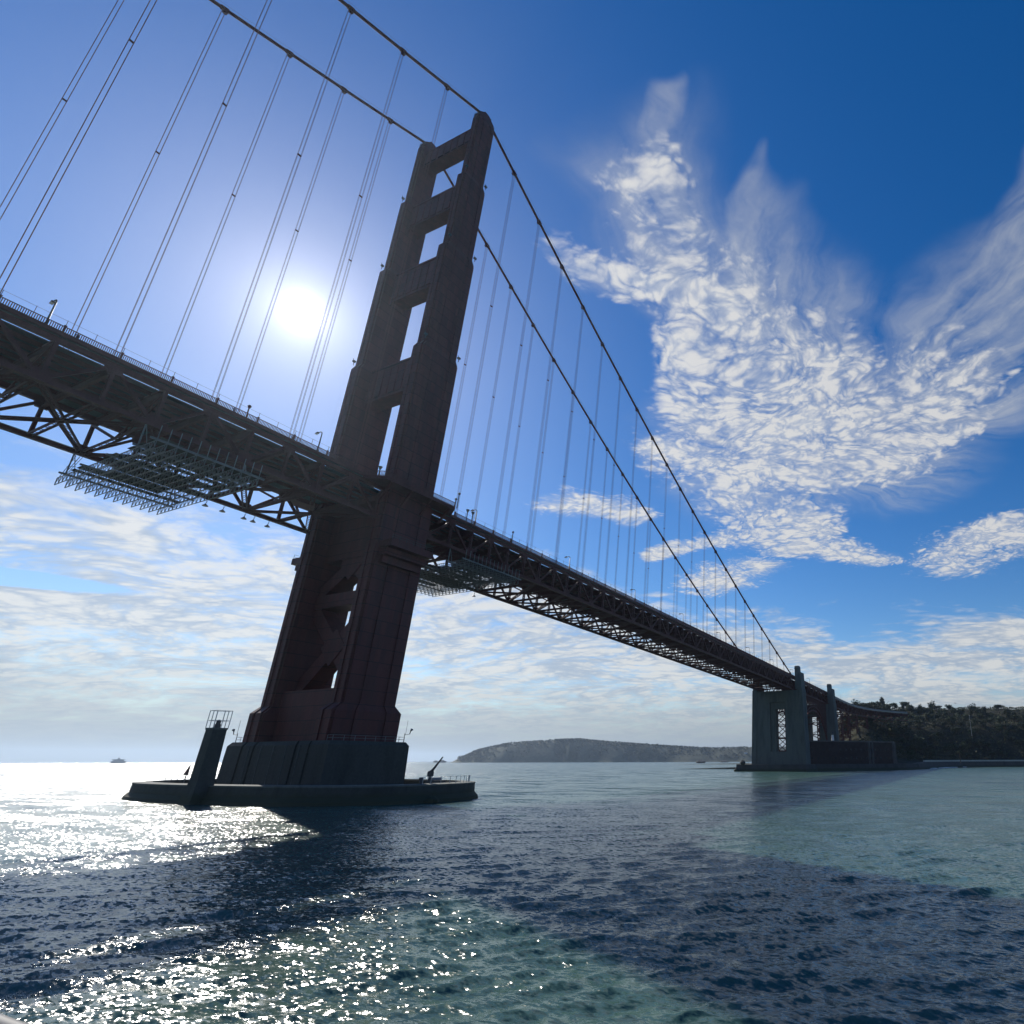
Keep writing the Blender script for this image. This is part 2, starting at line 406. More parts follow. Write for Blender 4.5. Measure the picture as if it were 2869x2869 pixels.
# ---- tower legs
TIERS = [(12.2, 20.7, 8.85, 10.2, 15.9), (20.4, 76.0, 7.05, 11.0, 15.55), (75.7, 124.2, 6.45, 11.3, 15.75),
         (123.9, 163.7, 5.65, 11.5, 15.55), (163.4, 195.6, 4.7, 11.8, 15.35), (195.3, 224.3, 3.75, 12.0, 15.1)]
def leg_section(h, yi, yo):
    """plan of a leg: stepped corners and shallow flutes"""
    cx = .55; w = yo-yi; ym = (yi+yo)/2; gw = w*.13; gd = .28
    def side(xs, ys):  # helper not used for anything but clarity
        return (xs, ys)
    L = [(-h, yi+cx), (-h, ym-gw), (-h+gd, ym-gw), (-h+gd, ym+gw), (-h, ym+gw), (-h, yo-cx), (-h+cx, yo-cx), (-h+cx, yo)]
    f = h*.45
    L += [(-f-.5, yo), (-f-.5, yo-gd), (-f+.5, yo-gd), (-f+.5, yo), (f-.5, yo), (f-.5, yo-gd), (f+.5, yo-gd), (f+.5, yo)]
    L += [(h-cx, yo), (h-cx, yo-cx), (h, yo-cx), (h, ym+gw), (h-gd, ym+gw), (h-gd, ym-gw), (h, ym-gw), (h, yi+cx), (h-cx, yi+cx), (h-cx, yi)]
    L += [(-h+cx, yi), (-h+cx, yi+cx)]
    return L
for sg in (-1, 1):
    leg = None
    for i, (z0, z1, h, yi, yo) in enumerate(TIERS):
        mb = MB(); sec = leg_section(h, yi, yo)
        if sg < 0: sec = [(x, -y) for x, y in sec][::-1]
        rings = [[(x, y, z0) for x, y in sec], [(x, y, z1-1.7) for x, y in sec]]
        if i < 5:
            h2, yi2, yo2 = TIERS[i+1][2:]
        else: h2, yi2, yo2 = h-.4, yi+.2, yo-.2
        ym = (yi+yo)/2
        top = []
        for x, y in sec:
            t = (abs(y)-ym)/((yo-yi)/2)
            yy = (yi2+yo2)/2+t*(yo2-yi2)/2
            top.append((x*h2/h*1.0, math.copysign(yy, y), z1))
        rings.append(top); mb.loft(rings)
        if i == 0:
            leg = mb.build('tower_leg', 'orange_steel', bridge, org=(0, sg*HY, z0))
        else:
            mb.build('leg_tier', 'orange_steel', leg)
    # saddle housing on the leg top
    mb = MB(); yc = sg*13.55
    rg = []
    for z, hx, hy in ((224.0, 3.2, 1.35), (226.0, 3.0, 1.3), (227.2, 1.9, 1.15), (228.9, .9, .8)):
        rg.append([(-hx, yc-hy, z), (hx, yc-hy, z), (hx, yc+hy, z), (-hx, yc+hy, z)])
    mb.loft(rg); mb.build('saddle_housing', 'orange_steel', leg)
    mb = MB()
    for px_ in (-3.3, 3.3):
        for py_ in (-1.3, 1.3):
            mb.bar((px_, yc+py_, 224.2), (px_, yc+py_, 225.7), .12, .12)
    for z in (224.9, 225.6):
        mb.bar((-3.3, yc-1.3, z), (3.3, yc-1.3, z), .09, .09); mb.bar((-3.3, yc+1.3, z), (3.3, yc+1.3, z), .09, .09)
        mb.bar((-3.3, yc-1.3, z), (-3.3, yc+1.3, z), .09, .09); mb.bar((3.3, yc-1.3, z), (3.3, yc+1.3, z), .09, .09)
    mb.bar((2.2, yc, 226), (2.2, yc, 229.6), .35, .35); mb.bar((2.6, yc+.5, 226), (2.6, yc+.5, 228.9), .5, .5)
    mb.build('top_rail', 'dark_steel', leg)
    # light fittings standing on the setbacks
    for z, hx, yy in ((164.2, 5.1, 15.5), (124.7, 6.0, 15.6), (196.0, 4.2, 15.2)):
        for sx in (-1, 1):
            mb = MB(); mb.bar((sx*hx, sg*yy, z-.3), (sx*hx, sg*(yy+.1), z+.9), .14, .14); mb.box(sx*hx-.4, sx*hx+.4, sg*yy-.35, sg*yy+.35, z+.9, z+1.4)
            mb.bar((sx*hx-.3, sg*yy, z+1.4), (sx*hx-.45, sg*yy, z+2.0), .1, .1)
            mb.build('floodlight', 'dark_steel', leg)
    # stepped corbels outside the leg under the deck
    mb = MB(); o = 15.6
    for k, (ya, za, zb) in enumerate(((19.9, 59.2, 60.9), (18.1, 57.3, 59.0), (16.9, 55.3, 57.1))):
        y0, y1 = sorted((sg*(o-.3-.01*k), sg*ya))
        mb.box(-6.2+.3*k, 6.2-.3*k, y0, y1, za, zb)
    mb.build('corbel', 'orange_steel', leg)
    mb = MB()
    for xx in np.linspace(-6, 6, 7): mb.bar((xx, sg*19.7, 60.9), (xx, sg*19.7, 62.1), .07, .07)
    for zz_ in (61.5, 62.1): mb.bar((-6, sg*19.7, zz_), (6, sg*19.7, zz_), .06, .06)
    mb.build('handrail', 'dark_steel', leg)

# ---- portal struts above the deck, base strut and strut under the deck
def strut(z0, z1, yi, hs, ribs=7):
    mb = MB()
    ch = min(1.4, (z1-z0)*.14)
    y = yi+.35
    # body with chamfered corners into the legs (front view outline), extruded in x
    out = [(-y, z0-1.3), (-y+1.5, z0), (y-1.5, z0), (y, z0-1.3), (y, z1+.9), (y-1.2, z1), (-y+1.2, z1), (-y, z1+.9)]
    mb.loft([[(-hs, a, b) for a, b in out][::-1], [(hs, a, b) for a, b in out][::-1]])
    s = mb.build('portal_strut', 'orange_steel', bridge, org=(0, 0, z0))
    # stepped cover panels: vertical ribs proud of both faces
    w = 2*(yi-.4)/ribs
    m1 = MB(); m1.box(-.16, .16, -w*.36, w*.36, 0, (z1-z0)*.80); me = m1.mesh('strut_panel', 'orange_steel')
    for sx in (-1, 1):
        for k in range(ribs):
            dz = abs(k-(ribs-1)/2)*.18
            inst(me, 'strut_panel', s, (sx*(hs+.13), -yi+.4+w*(k+.5), z0+(z1-z0)*.08+dz*.2))
    m2 = MB(); m2.box(-hs-.35, hs+.35, -yi+.25, yi-.25, z1-.75, z1-.15); m2.build('strut_cornice', 'orange_steel', s)
    return s
strut(213.7, 220.6, 12.0, 2.0); strut(183.4, 193.6, 11.8, 2.0); strut(150.5, 162.5, 11.5, 2.2); strut(111.4, 123.2, 11.3, 2.4)
mb = MB(); mb.bar((0, -2.5, 220.4), (0, -2.5, 224.0), .5, .5); mb.box(-.5, .5, -3.0, -2.0, 222.8, 223.6); mb.build('air_beacon', 'beacon_red', bridge)
mb = MB(); mb.bar((.4, -5.6, 220.4), (.4, -5.6, 226.2), .16, .16); mb.build('mast', 'dark_steel', bridge)
for z0, z1, y, hs in ((12.2, 24.4, 10.4, 5.2), (46.3, 49.9, 11.2, 2.6), (59.6, 73.0, 11.2, 2.6)):
    mb = MB(); mb.box(-hs, hs, -y-.2, y+.2, z0, z1); mb.build('cross_strut', 'orange_steel', bridge)
for z0, z1 in ((24.2, 46.5), (49.7, 66.6)):
    for sg in (-1, 1):
        mb = MB()
        mb.bar((.01*sg, -11.4, z0+.4 if sg > 0 else z1-.4), (.01*sg, 11.4, z1-.4 if sg > 0 else z0+.4), 4.2-.04*sg, 3.6, (0, 0, 1))
        mb.build('cross_brace', 'orange_steel', bridge)
    zc = (z0+z1)/2
    mb = MB(); g = [(-4.6, zc), (0, zc-4.9), (4.6, zc), (0, zc+4.9)]
    mb.loft([[(-2.3, a, b) for a, b in g][::-1], [(2.3, a, b) for a, b in g][::-1]]); mb.build('gusset_plate', 'orange_steel', bridge)
# plating around the deck crossing
mb = MB(); mb.box(-6.1, 6.1, -11.15, 11.15, 73.2, 75.2); mb.build('deck_girder', 'orange_steel', bridge)

# ---- main cables with bands and suspenders
rope_mb = MB()
for a in (-.36, .36):
    for b in (-.2, .2): rope_mb.tube([(a, b, 0), (a, b, 1)], .037, 5)
rope_me = rope_mb.mesh('suspender', 'rope_paint')
collar_mb = MB(); collar_mb.box(-.41, .41, -.23, .23, -.08, .08); collar_me = collar_mb.mesh('spreader', 'cable_paint')
bm_ = MB(); bm_.tube([(-.9, 0, 0), (-.8, 0, 0), (.8, 0, 0), (.9, 0, 0)], [.5, .66, .66, .5], 10); bm_.box(-.45, .45, -.5, .5, -1.15, -.2)
band_me = bm_.mesh('cable_band', 'cable_paint')
for sg in (-1, 1):
    xs = list(np.linspace(-213, -7, 60))+[-4, -2, 0, 2, 4]+list(np.linspace(7, 343.5, 90))
    pts = []
    for x in xs:
        z = cab(x) if abs(x) > 6 else min(cab(x), 227.0-.03*x*x)
        pts.append((x, sg*HY, z))
    mb = MB(); mb.tube(pts, .47, 10)
    cable = mb.build('main_cable', 'cable_paint', bridge, org=(0, sg*HY, 227), smooth=True)
    mb = MB()
    for oy in (-.55, .55): mb.tube([(x, y+oy, z+1.15) for x, y, z in pts if abs(x) > 6 and x < 0], .03, 4); mb.tube([(x, y+oy, z+1.15) for x, y, z in pts if x > 6], .03, 4)
    mb.build('hand_rope', 'cable_paint', cable)
    for k in range(-13, 23):
        if k == 0: continue
        x = k*15.24+(.7 if k > 0 else -.4)
        sl = math.atan((cab(x+.5)-cab(x-.5)))
        inst(band_me, 'cable_band', cable, (x, sg*HY, cab(x)), (0, -sl, 0))
        zt = cab(x)-.9; zb = zr(x)-.6
        if zt-zb < 1.2: continue
        r = inst(rope_me, 'suspender', bridge, (x, sg*HY, zb), (0, 0, 0), (1, 1, zt-zb))
        if zt-zb > 60:
            c2 = inst(collar_me, 'spreader', None, (0, 0, 0)); c2.parent = r; c2.location = (0, 0, .56); c2.scale = (1, 1, 1/(zt-zb))

# ---- deck: panels of 7.62 m along the stiffening truss, one mesh per kind of member
def flat(y0, y1, dz0, dz1, xa, xb, step=PAN):
    mb = MB(); n = max(1, int(round((xb-xa)/step))); rings = []
    for i in range(n+1):
        x = xa+(xb-xa)*i/n; z = zr(x)
        rings.append([(x, y0, z+dz0), (x, y1, z+dz0), (x, y1, z+dz1), (x, y0, z+dz1)])
    mb.loft(rings); return mb
DX1 = 458.0
flat(-9.75, 9.75, -.50, -.26, X0, DX1).build('roadway', 'asphalt', bridge)
for sg in (-1, 1):
    def yy(a, b): return (sg*a, sg*b) if sg > 0 else (-b, -a)
    flat(*yy(10.3, 14.45), -.2, 0, X0, DX1).build('sidewalk', 'concrete', bridge)
    flat(*yy(14.45, 14.62), -.75, .08, X0, DX1).build('fascia', 'orange_truss', bridge)
    # the truss stops either side of the tower
    for xa, xb in ((X0, -7.3), (7.3, X1)):
        flat(*yy(13.25, 14.15), -1.85, -.95, xa, xb).build('top_chord', 'orange_truss', bridge)
        flat(*yy(13.2, 14.2), -9.75, -8.85, xa, xb).build('bottom_chord', 'orange_truss', bridge)
        flat(*yy(12.95, 13.15), -9.0, -8.9, xa, xb).build('chord_walkway', 'grey_steel', bridge)
for y in (-8.4, -5.6, -2.8, 0.03, 2.8, 5.6, 8.4):
    flat(y-.14, y+.14, -1.45, -.64, X0, DX1).build('stringer', 'orange_truss', bridge)
# member meshes (local: x along the panel, z from the sidewalk level)
v_mb = MB(); v_mb.laced((0, 0, -9.0), (0, 0, -1.7), .75, .5, 7, .1, .16); vert_me = v_mb.mesh('vertical_post', 'orange_truss')
d_mb = MB(); d_mb.bar((.3, 0, -9.0), (PAN-.3, 0, -1.7), .55, .6, (0, 1, 0)); diag_me = d_mb.mesh('diagonal_brace', 'orange_truss')
d_mb = MB(); d_mb.bar((.3, 0, -1.7), (PAN-.3, 0, -9.0), .55, .6, (0, 1, 0)); diag2_me = d_mb.mesh('diagonal_brace', 'orange_truss')
g_mb = MB(); g_mb.loft([[(a, -.36, b) for a, b in ((-1.5, -1.2), (-.9, -3.0), (.9, -3.0), (1.5, -1.2))], [(a, .36, b) for a, b in ((-1.5, -1.2), (-.9, -3.0), (.9, -3.0), (1.5, -1.2))]])
gus_me = g_mb.mesh('gusset_plate', 'orange_truss')
g_mb = MB(); g_mb.loft([[(a, -.36, b) for a, b in ((-1.7, -9.4), (1.7, -9.4), (.9, -7.5), (-.9, -7.5))], [(a, .36, b) for a, b in ((-1.7, -9.4), (1.7, -9.4), (.9, -7.5), (-.9, -7.5))]])
gus2_me = g_mb.mesh('gusset_plate', 'orange_truss')
fb = MB(); fb.bar((0, -13.2, -1.15), (0, 13.2, -1.15), .5, .35); fb.bar((0, -13.2, -2.75), (0, 13.2, -2.75), .55, .35); fb.box(-.06, .06, -13.2, 13.2, -2.7, -1.2)
for k in range(13):
    y = -12.2+k*2.03; fb.bar((.1, y, -2.7), (.1, y, -1.2), .14, .1)
floor_me = fb.mesh('floor_beam', 'orange_truss')
bs = MB(); bs.laced((0, -13.2, -9.25), (0, 13.2, -9.25), .8, .55, 20); strut_me = bs.mesh('bottom_strut', 'orange_truss')
sw = MB(); sw.laced((0, -13.2, -2.8), (0, -.2, -9.1), .6, .4, 11); sw.laced((0, 13.2, -2.8), (0, .2, -9.1), .6, .4, 11); sway_me = sw.mesh('sway_brace', 'orange_truss')
l1 = MB(); l1.laced((.4, -12.9, -9.2), (PAN*2-.4, 12.9, -9.2), .85, .5, 22); lat1 = l1.mesh('lateral_brace', 'orange_truss')
l1 = MB(); l1.laced((.4, 12.9, -9.5), (PAN*2-.4, -12.9, -9.5), .85, .4, 22); lat2 = l1.mesh('lateral_brace', 'orange_truss')
# railing panel: posts, rails and vertical pickets
rp = MB(); rp.box(-.14, .14, -.14, .14, -.1, 1.42); rp.box(-.19, .19, -.19, .19, 1.42, 1.5)
rp.box(.14, PAN-.14, -.07, .07, 1.18, 1.3); rp.box(.14, PAN-.14, -.06, .06, .12, .2)
for k in range(27):
    x = .32+k*(PAN-.64)/26; rp.box(x-.055, x+.055, -.04, .04, .2, 1.18)
rp.bar((PAN/2, 0, 1.3), (PAN/2, .02, 2.6), .06, .06); rp.bar((0, 0, 1.5), (0, .02, 2.6), .06, .06); rp.bar((0, .02, 2.5), (PAN, .02, 2.5), .03, .03)
rail_me = rp.mesh('railing_panel', 'orange_truss')
npan = int(round((DX1-X0)/PAN))
for i in range(npan):
    x = X0+i*PAN; xm = x+PAN/2
    sl = -math.atan((zr(x+PAN)-zr(x))/PAN)
    for sg in (-1, 1):
        if not (sg > 0 and x > 120) and not (-15.3 < x < 14):
            inst(rail_me, 'railing_panel', bridge, (x, sg*14.3, zr(x)), (0, sl, 0))
    if x+PAN > X1+1: continue
    even = (i % 2 == 0)
    tower_gap = -7.7 < x < 7.0 and abs(xm) < 7.7
    if not tower_gap:
        for sg in (-1, 1):
            inst(diag_me if even else diag2_me, 'diagonal_brace', bridge, (x, sg*HY, zr(x)), (0, sl, 0))
            if abs(x) > 7:
                inst(vert_me, 'vertical_post', bridge, (x, sg*HY, zr(x)), (0, 0, 0))
                if x < 175: inst(gus_me if not even else gus2_me, 'gusset_plate', bridge, (x, sg*HY, zr(x)), (0, sl, 0))
        if abs(x) > 7:
            inst(floor_me, 'floor_beam', bridge, (x, 0, zr(x)))
            inst(strut_me, 'bottom_strut', bridge, (x, 0, zr(x)))
            if even: inst(sway_me, 'sway_brace', bridge, (x, 0, zr(x)))
        if even and abs(x) > 7 and x+2*PAN < X1+2 and not (-15.5 < x < 0):
            inst(lat1, 'lateral_brace', bridge, (x, 0, zr(x)), (0, sl, 0)); inst(lat2, 'lateral_brace', bridge, (x, 0, zr(x)), (0, sl, 0))
# sidewalk widening round each tower leg
for sg in (-1, 1):
    mb = MB(); pl = [(-13.6, 14.66), (-10.6, 19.6), (10.6, 19.6), (13.6, 14.66)]
    if sg < 0: pl = [(x, -y) for x, y in pl][::-1]
    mb.prism(pl, 75.55, 76.45); bay = mb.build('sidewalk_bay', 'orange_truss', bridge)
    q = [(-13.6, 14.75), (-10.6, 19.5), (10.6, 19.5), (13.6, 14.75)]
    for a, b in zip(q[:-1], q[1:]):
        mb = MB(); A = Vector((a[0], sg*a[1], 76.45)); B = Vector((b[0], sg*b[1], 76.45)); n = max(3, int((B-A).length/.3))
        for k in range(n+1):
            p = A.lerp(B, k/n); mb.bar(p, p+Vector((0, 0, 1.2 if k not in (0, n) else 1.45)), .09, .09)
        mb.bar(A+Vector((0, 0, 1.25)), B+Vector((0, 0, 1.25)), .14, .12); mb.bar(A+Vector((0, 0, .16)), B+Vector((0, 0, .16)), .1, .08)
        mb.build('bay_railing', 'orange_truss', bay)
    for x in (-9, -3, 3, 9):
        mb = MB(); mb.bar((x, sg*15.9, 71.5), (x, sg*19.3, 75.5), .5, .4); mb.build('bay_bracket', 'orange_truss', bay)

# ------------------------------------------------------------------ things on and under the deck
ORD = ['first', 'second', 'third', 'fourth', 'fifth', 'sixth', 'seventh', 'eighth', 'ninth', 'tenth']
def make_lamp(x, label):
    t = empty('street_lamp', (x, -13.4, zr(x)), label, 'street lamp', 'street lamps along the near sidewalk of the bridge')
    mb = MB(); b = Vector((x, -13.4, zr(x)))
    mb.tube([b, b+Vector((0, 0, .9)), b+Vector((0, 0, 1.0)), b+Vector((0, 0, 5.3))], [.24, .24, .16, .11], 8)
    pts = [b+Vector((0, .9-.9*math.cos(a), 5.3+.75*math.sin(a))) for a in np.linspace(0, math.pi/2, 6)]+[b+Vector((0, 1.5, 6.05))]
    mb.tube(pts, .11, 8); mb.build('pole', 'dark_steel', t, smooth=True)
    mb = MB(); mb.loft([[b+Vector((-.1, 1.4, 5.98)), b+Vector((.1, 1.4, 5.98)), b+Vector((.1, 1.4, 6.15)), b+Vector((-.1, 1.4, 6.15))],
                        [b+Vector((-.28, 1.75, 5.88)), b+Vector((.28, 1.75, 5.88)), b+Vector((.24, 1.75, 6.25)), b+Vector((-.24, 1.75, 6.25))],
                        [b+Vector((-.22, 2.6, 5.86)), b+Vector((.22, 2.6, 5.86)), b+Vector((.16, 2.6, 6.05)), b+Vector((-.16, 2.6, 6.05))]])
    h = mb.build('lamp_head', 'dark_steel', t)
    mb = MB(); mb.box(x-.2, x+.2, b.y+1.7, b.y+2.5, b.z+5.78, b.z+5.865); mb.build('lens', 'lens_glass', h)
    return t
proto = make_lamp(-70.5, 'bent-arm street lamp on the near railing at the far left of the photo')
lx = [-24.6]+[23.7+45.72*k for k in range(9)]
for k, x in enumerate(lx):
    if k == 0: lb = 'bent-arm street lamp on the near railing just left of the orange tower'
    elif k < 7: lb = '%s bent-arm street lamp to the right of the orange tower, on the near railing' % ORD[k-1]
    else: lb = ['last bent-arm street lamp before the first concrete pylon', 'left one of two street lamps between the two concrete pylons', 'right one of two street lamps between the two concrete pylons'][k-7]
    copy_thing(proto, (x, -13.4, zr(x)), 0, lb)

def make_flood(x, y, zb, h, label, cup=True, mat='dark_steel'):
    t = empty('floodlight_post', (x, y, zb), label, 'floodlight', 'short floodlight posts by the tower')
    mb = MB(); mb.tube([(x, y, zb), (x, y, zb+h-.7)], [.16, .12], 7); mb.build('post', mat, t)
    mb = MB(); mb.tube([(x, y, zb+h-.9), (x, y, zb+h-.1), (x, y, zb+h)] if cup else [(x, y, zb+h-.7), (x, y, zb+h-.3), (x, y, zb+h)], [.16, .48, .5] if cup else [.2, .38, .16], 10); mb.build('lamp_cup', mat, t)
    return t
make_flood(19.6, -14.25, zr(19.6), 4.0, 'left one of two funnel-topped floodlight posts beside the first lamp right of the tower')
make_flood(21.6, -14.25, zr(21.6), 4.0, 'funnel-topped floodlight post touching the first street lamp right of the tower')
make_flood(38.7, -14.25, zr(38.7), 4.3, 'lone round-topped floodlight post between the first two lamps right of the tower', False)
make_flood(11.6, -19.2, 76.45, 5.0, 'round-topped post at the corner of the sidewalk bay right of the tower', False)
make_flood(12.4, -17.2, 76.45, 4.0, 'lower round-topped post on the sloping side of the sidewalk bay', False)
make_flood(-40.2, -14.25, zr(-40.2), 3.3, 'short red-brown bollard light on the railing between the left lamps', False, 'orange_steel')
make_flood(-9.9, -14.9, zr(-9.9), 3.6, 'short post against the left edge of the orange tower at deck level', True)
make_flood(0.5, 14.0, 76.45, 6.0, 'slim post seen through the slot between the tower legs', False)

def pendant(x, label):
    z = zr(x)-9.75; t = empty('pendant_light', (x, 14.6, z), label, 'pendant light', 'cone lamps hanging from the far bottom chord')
    mb = MB(); mb.bar((x-.12, 14.3, z+.1), (x, 14.6, z-1.0), .07, .07); mb.bar((x+.2, 14.5, z+.1), (x, 14.6, z-1.0), .07, .07); mb.build('bracket', 'dark_steel', t)
    mb = MB(); mb.tube([(x, 14.6, z-.85), (x, 14.6, z-1.05), (x, 14.6, z-1.4), (x, 14.6, z-1.5)], [.08, .2, .6, .62], 10); mb.build('shade', 'dark_steel', t)
for k, x in enumerate((-30.6, -27.0, -22.3, -20.2, -16.8)):
    pendant(x, '%s cone lamp from the left hanging under the deck left of the tower' % ORD[k])
for k, x in enumerate((40.3, 44.6, 52.5)):
    pendant(x, '%s cone lamp from the tower hanging under the deck on its right' % ORD[k])

# travelling maintenance platforms slung under the deck
def traveler(xa, n, zb, y0, y1, label, group):
    t = empty('maintenance_traveler', (xa, 0, zb), label, 'maintenance platform', group)
    sp = 1.52; xb = xa+sp*(n-1)
    rb = MB(); seg = 24
    rb.bar((0, y0, 0), (0, y1, 0), .12, .14); rb.bar((0, y0, 1.55), (0, y1, 1.55), .12, .14)
    for k in range(seg):
        ya = y0+(y1-y0)*k/seg; yb = y0+(y1-y0)*(k+1)/seg; ym = (ya+yb)/2
        rb.bar((0, ya, 0), (0, ym, 1.55), .07, .07); rb.bar((0, yb, 0), (0, ym, 1.55), .07, .07); rb.bar((0, ya, 0), (0, ya, 1.55), .07, .07)
    rb.bar((0, y1, 0), (0, y1, 1.55), .12, .12)
    rb.bar((0, y0, 0), (0, y0, 4.6), .11, .11)                # upright at the near end
    rme = rb.mesh('truss_rib', 'grey_steel')
    for k in range(n): inst(rme, 'truss_rib', t, (xa+k*sp, 0, zb))
    for y in (y0, y0+6, -5.0, 5.0, y1-3.4):
        mb = MB(); mb.bar((xa-1.0, y, zb+1.7), (xb+1.0, y, zb+1.7), .3, .34); mb.build('rail_beam', 'grey_steel', t)
    for k, y in enumerate(np.arange(y0+1.0, y1-5, 3.2)):
        mb = MB(); mb.box(xa-.3+rnd.choice((0, 0, 3.1)), xb+.3-rnd.choice((0, 0, 4.6)), y, y+rnd.uniform(1.6, 2.9), zb+1.9, zb+1.96); mb.build('platform_board', 'dark_plank', t)
    # hangers up to the bottom chords and the tripod frame at the far left corner
    for x in (xa, xb):
        for y in (-13.7, 13.7):
            mb = MB(); zt = zr(x)-9.75
            mb.bar((x, y, zb+1.6), (x, y, zt), .2, .2); mb.bar((x+1.4, y, zb+1.6), (x+.1, y, zt), .1, .1); mb.build('hanger', 'grey_steel', t)
    mb = MB(); zt = zr(xa)-9.9
    for dy in (0, 1.6, 2.8): mb.bar((xa+.1, y1-.2-dy, zb+1.55), (xa+.5+.3*dy, 14.2-dy*.2, zt), .08, .08)
    for f in (.25, .5, .75): mb.bar((xa+.1+.1*f, y1-.2-(y1-14.2)*f, zb+1.55+(zt-zb-1.55)*f), (xa+.9, y1-3-(y1-16.5)*f, zb+1.55+(zt-zb-1.55)*f), .06, .06)
    mb.build('corner_frame', 'grey_steel', t)
traveler(-54.3, 12, 61.3, -20.5, 17.0, 'openwork steel maintenance platform slung under the deck left of the tower', 'maintenance platforms under the deck')
traveler(16.2, 15, 60.6, -20.5, 17.0, 'openwork steel maintenance platform slung under the deck right of the tower', 'maintenance platforms under the deck')

# people on the near sidewalk: one continuous skinned body each
def person(x, y, z, h, face, label, mat, pose=0):
    t = empty('person', (x, y, z), label, 'person')
    k = h/1.75; ca, sa = math.cos(face), math.sin(face)
    J = [(0, 0, .95, .13), (0, 0, 1.2, .14), (0, 0, 1.42, .13), (0, 0, 1.52, .06), (.02, 0, 1.62, .095), (.02, 0, 1.71, .085),
         (0, .09, .9, .09), (.02+.05*pose, .1, .48, .06), (-.03, .1, .08, .045), (.14, .1, .03, .04),
         (0, -.09, .9, .09), (.06, -.1, .48, .06), (.03, -.1, .08, .045), (.2, -.1, .03, .04),
         (0, .2, 1.4, .06), (.02, .26, 1.13, .045), (.15, .24, .92, .035), (.22, .23, .86, .03),
         (0, -.2, 1.4, .06), (.02, -.26, 1.13, .045), (.18, -.24, .95, .035), (.25, -.22, .9, .03)]
    E_ = [(0,1),(1,2),(2,3),(3,4),(4,5),(0,6),(6,7),(7,8),(8,9),(0,10),(10,11),(11,12),(12,13),(2,14),(14,15),(15,16),(16,17),(2,18),(18,19),(19,20),(20,21)]
    me = bpy.data.meshes.new('body'); me.from_pydata([((jx*ca-jy*sa)*k, (jx*sa+jy*ca)*k, jz*k) for jx, jy, jz, r in J], E_, [])
    o = bpy.data.objects.new('body', me); COL.objects.link(o); o.parent = t
    md = o.modifiers.new('skin', 'SKIN'); sv = me.skin_vertices[0].data
    for i, j in enumerate(J): sv[i].radius = (j[3]*k, j[3]*k)
    sv[0].use_root = True
    ms = o.modifiers.new('sub', 'SUBSURF'); ms.levels = 1; ms.render_levels = 1
    me.materials.append(MATS[mat])
    mb = MB(); mb.tube([(.02*k*ca, .02*k*sa, 1.60*k), (.02*k*ca, .02*k*sa, 1.74*k), (.02*k*ca, .02*k*sa, 1.80*k)], [.11*k, .115*k, .05*k], 8)
    o2 = bpy.data.objects.new('hair', mb.mesh('hair', 'dark_paint')); COL.objects.link(o2); o2.parent = t
    return t
person(-66.6, -13.2, zr(-66.6), 1.75, -1.6, 'person in dark clothes leaning at the near railing right of the leftmost lamp', 'cloth_dark')
person(-42.3, -13.4, zr(-42.3), 1.70, -1.2, 'person in blue standing at the railing beside the short bollard light', 'cloth_blue')

# ------------------------------------------------------------------ pier and fender
pier = empty('concrete_pier', (0, 0, 0), 'massive concrete pier block carrying the orange tower legs', 'bridge pier')
mb = MB()
def rect(hx, hy): return [(-hx, -hy), (hx, -hy), (hx, hy), (-hx, hy)]
sec = []
hx, hy = 10.0, 18.8
for a, b, c2 in ((1, 0, 0), (0, 1, 0)): pass
front = [(-hx, y) for y in (-hy, -12.9, -12.9, -11.9, -11.9, -8.3, -8.3, -7.3, -7.3, 7.3, 7.3, 8.3, 8.3, 11.9, 11.9, 12.9, 12.9, hy)]
pts = []
gr = [(-hy, 0), (-12.9, 0), (-12.9, .35), (-11.9, .35), (-11.9, 0), (-8.3, 0), (-8.3, .35), (-7.3, .35), (-7.3, 0), (7.3, 0), (7.3, .35), (8.3, .35), (8.3, 0), (11.9, 0), (11.9, .35), (12.9, .35), (12.9, 0), (hy, 0)]
pts = [(-hx+d, y) for y, d in reversed(gr)] + [(hx-d, y) for y, d in gr]
mb.loft([[(x*1.03, y*1.015, -1.0) for x, y in pts], [(x, y, 11.3) for x, y in pts], [(x*.94, y*.965, 12.2) for x, y in pts]])
mb.build('pier_block', 'tide_concrete', pier)
mb = MB()
for y in (-9.3, -4.65, 0, 4.65, 9.3):
    mb.box(-10.28, -9.7, y-.06, y+.06, 2.0, 11.2)
mb.build('pour_joint', 'concrete', pier)
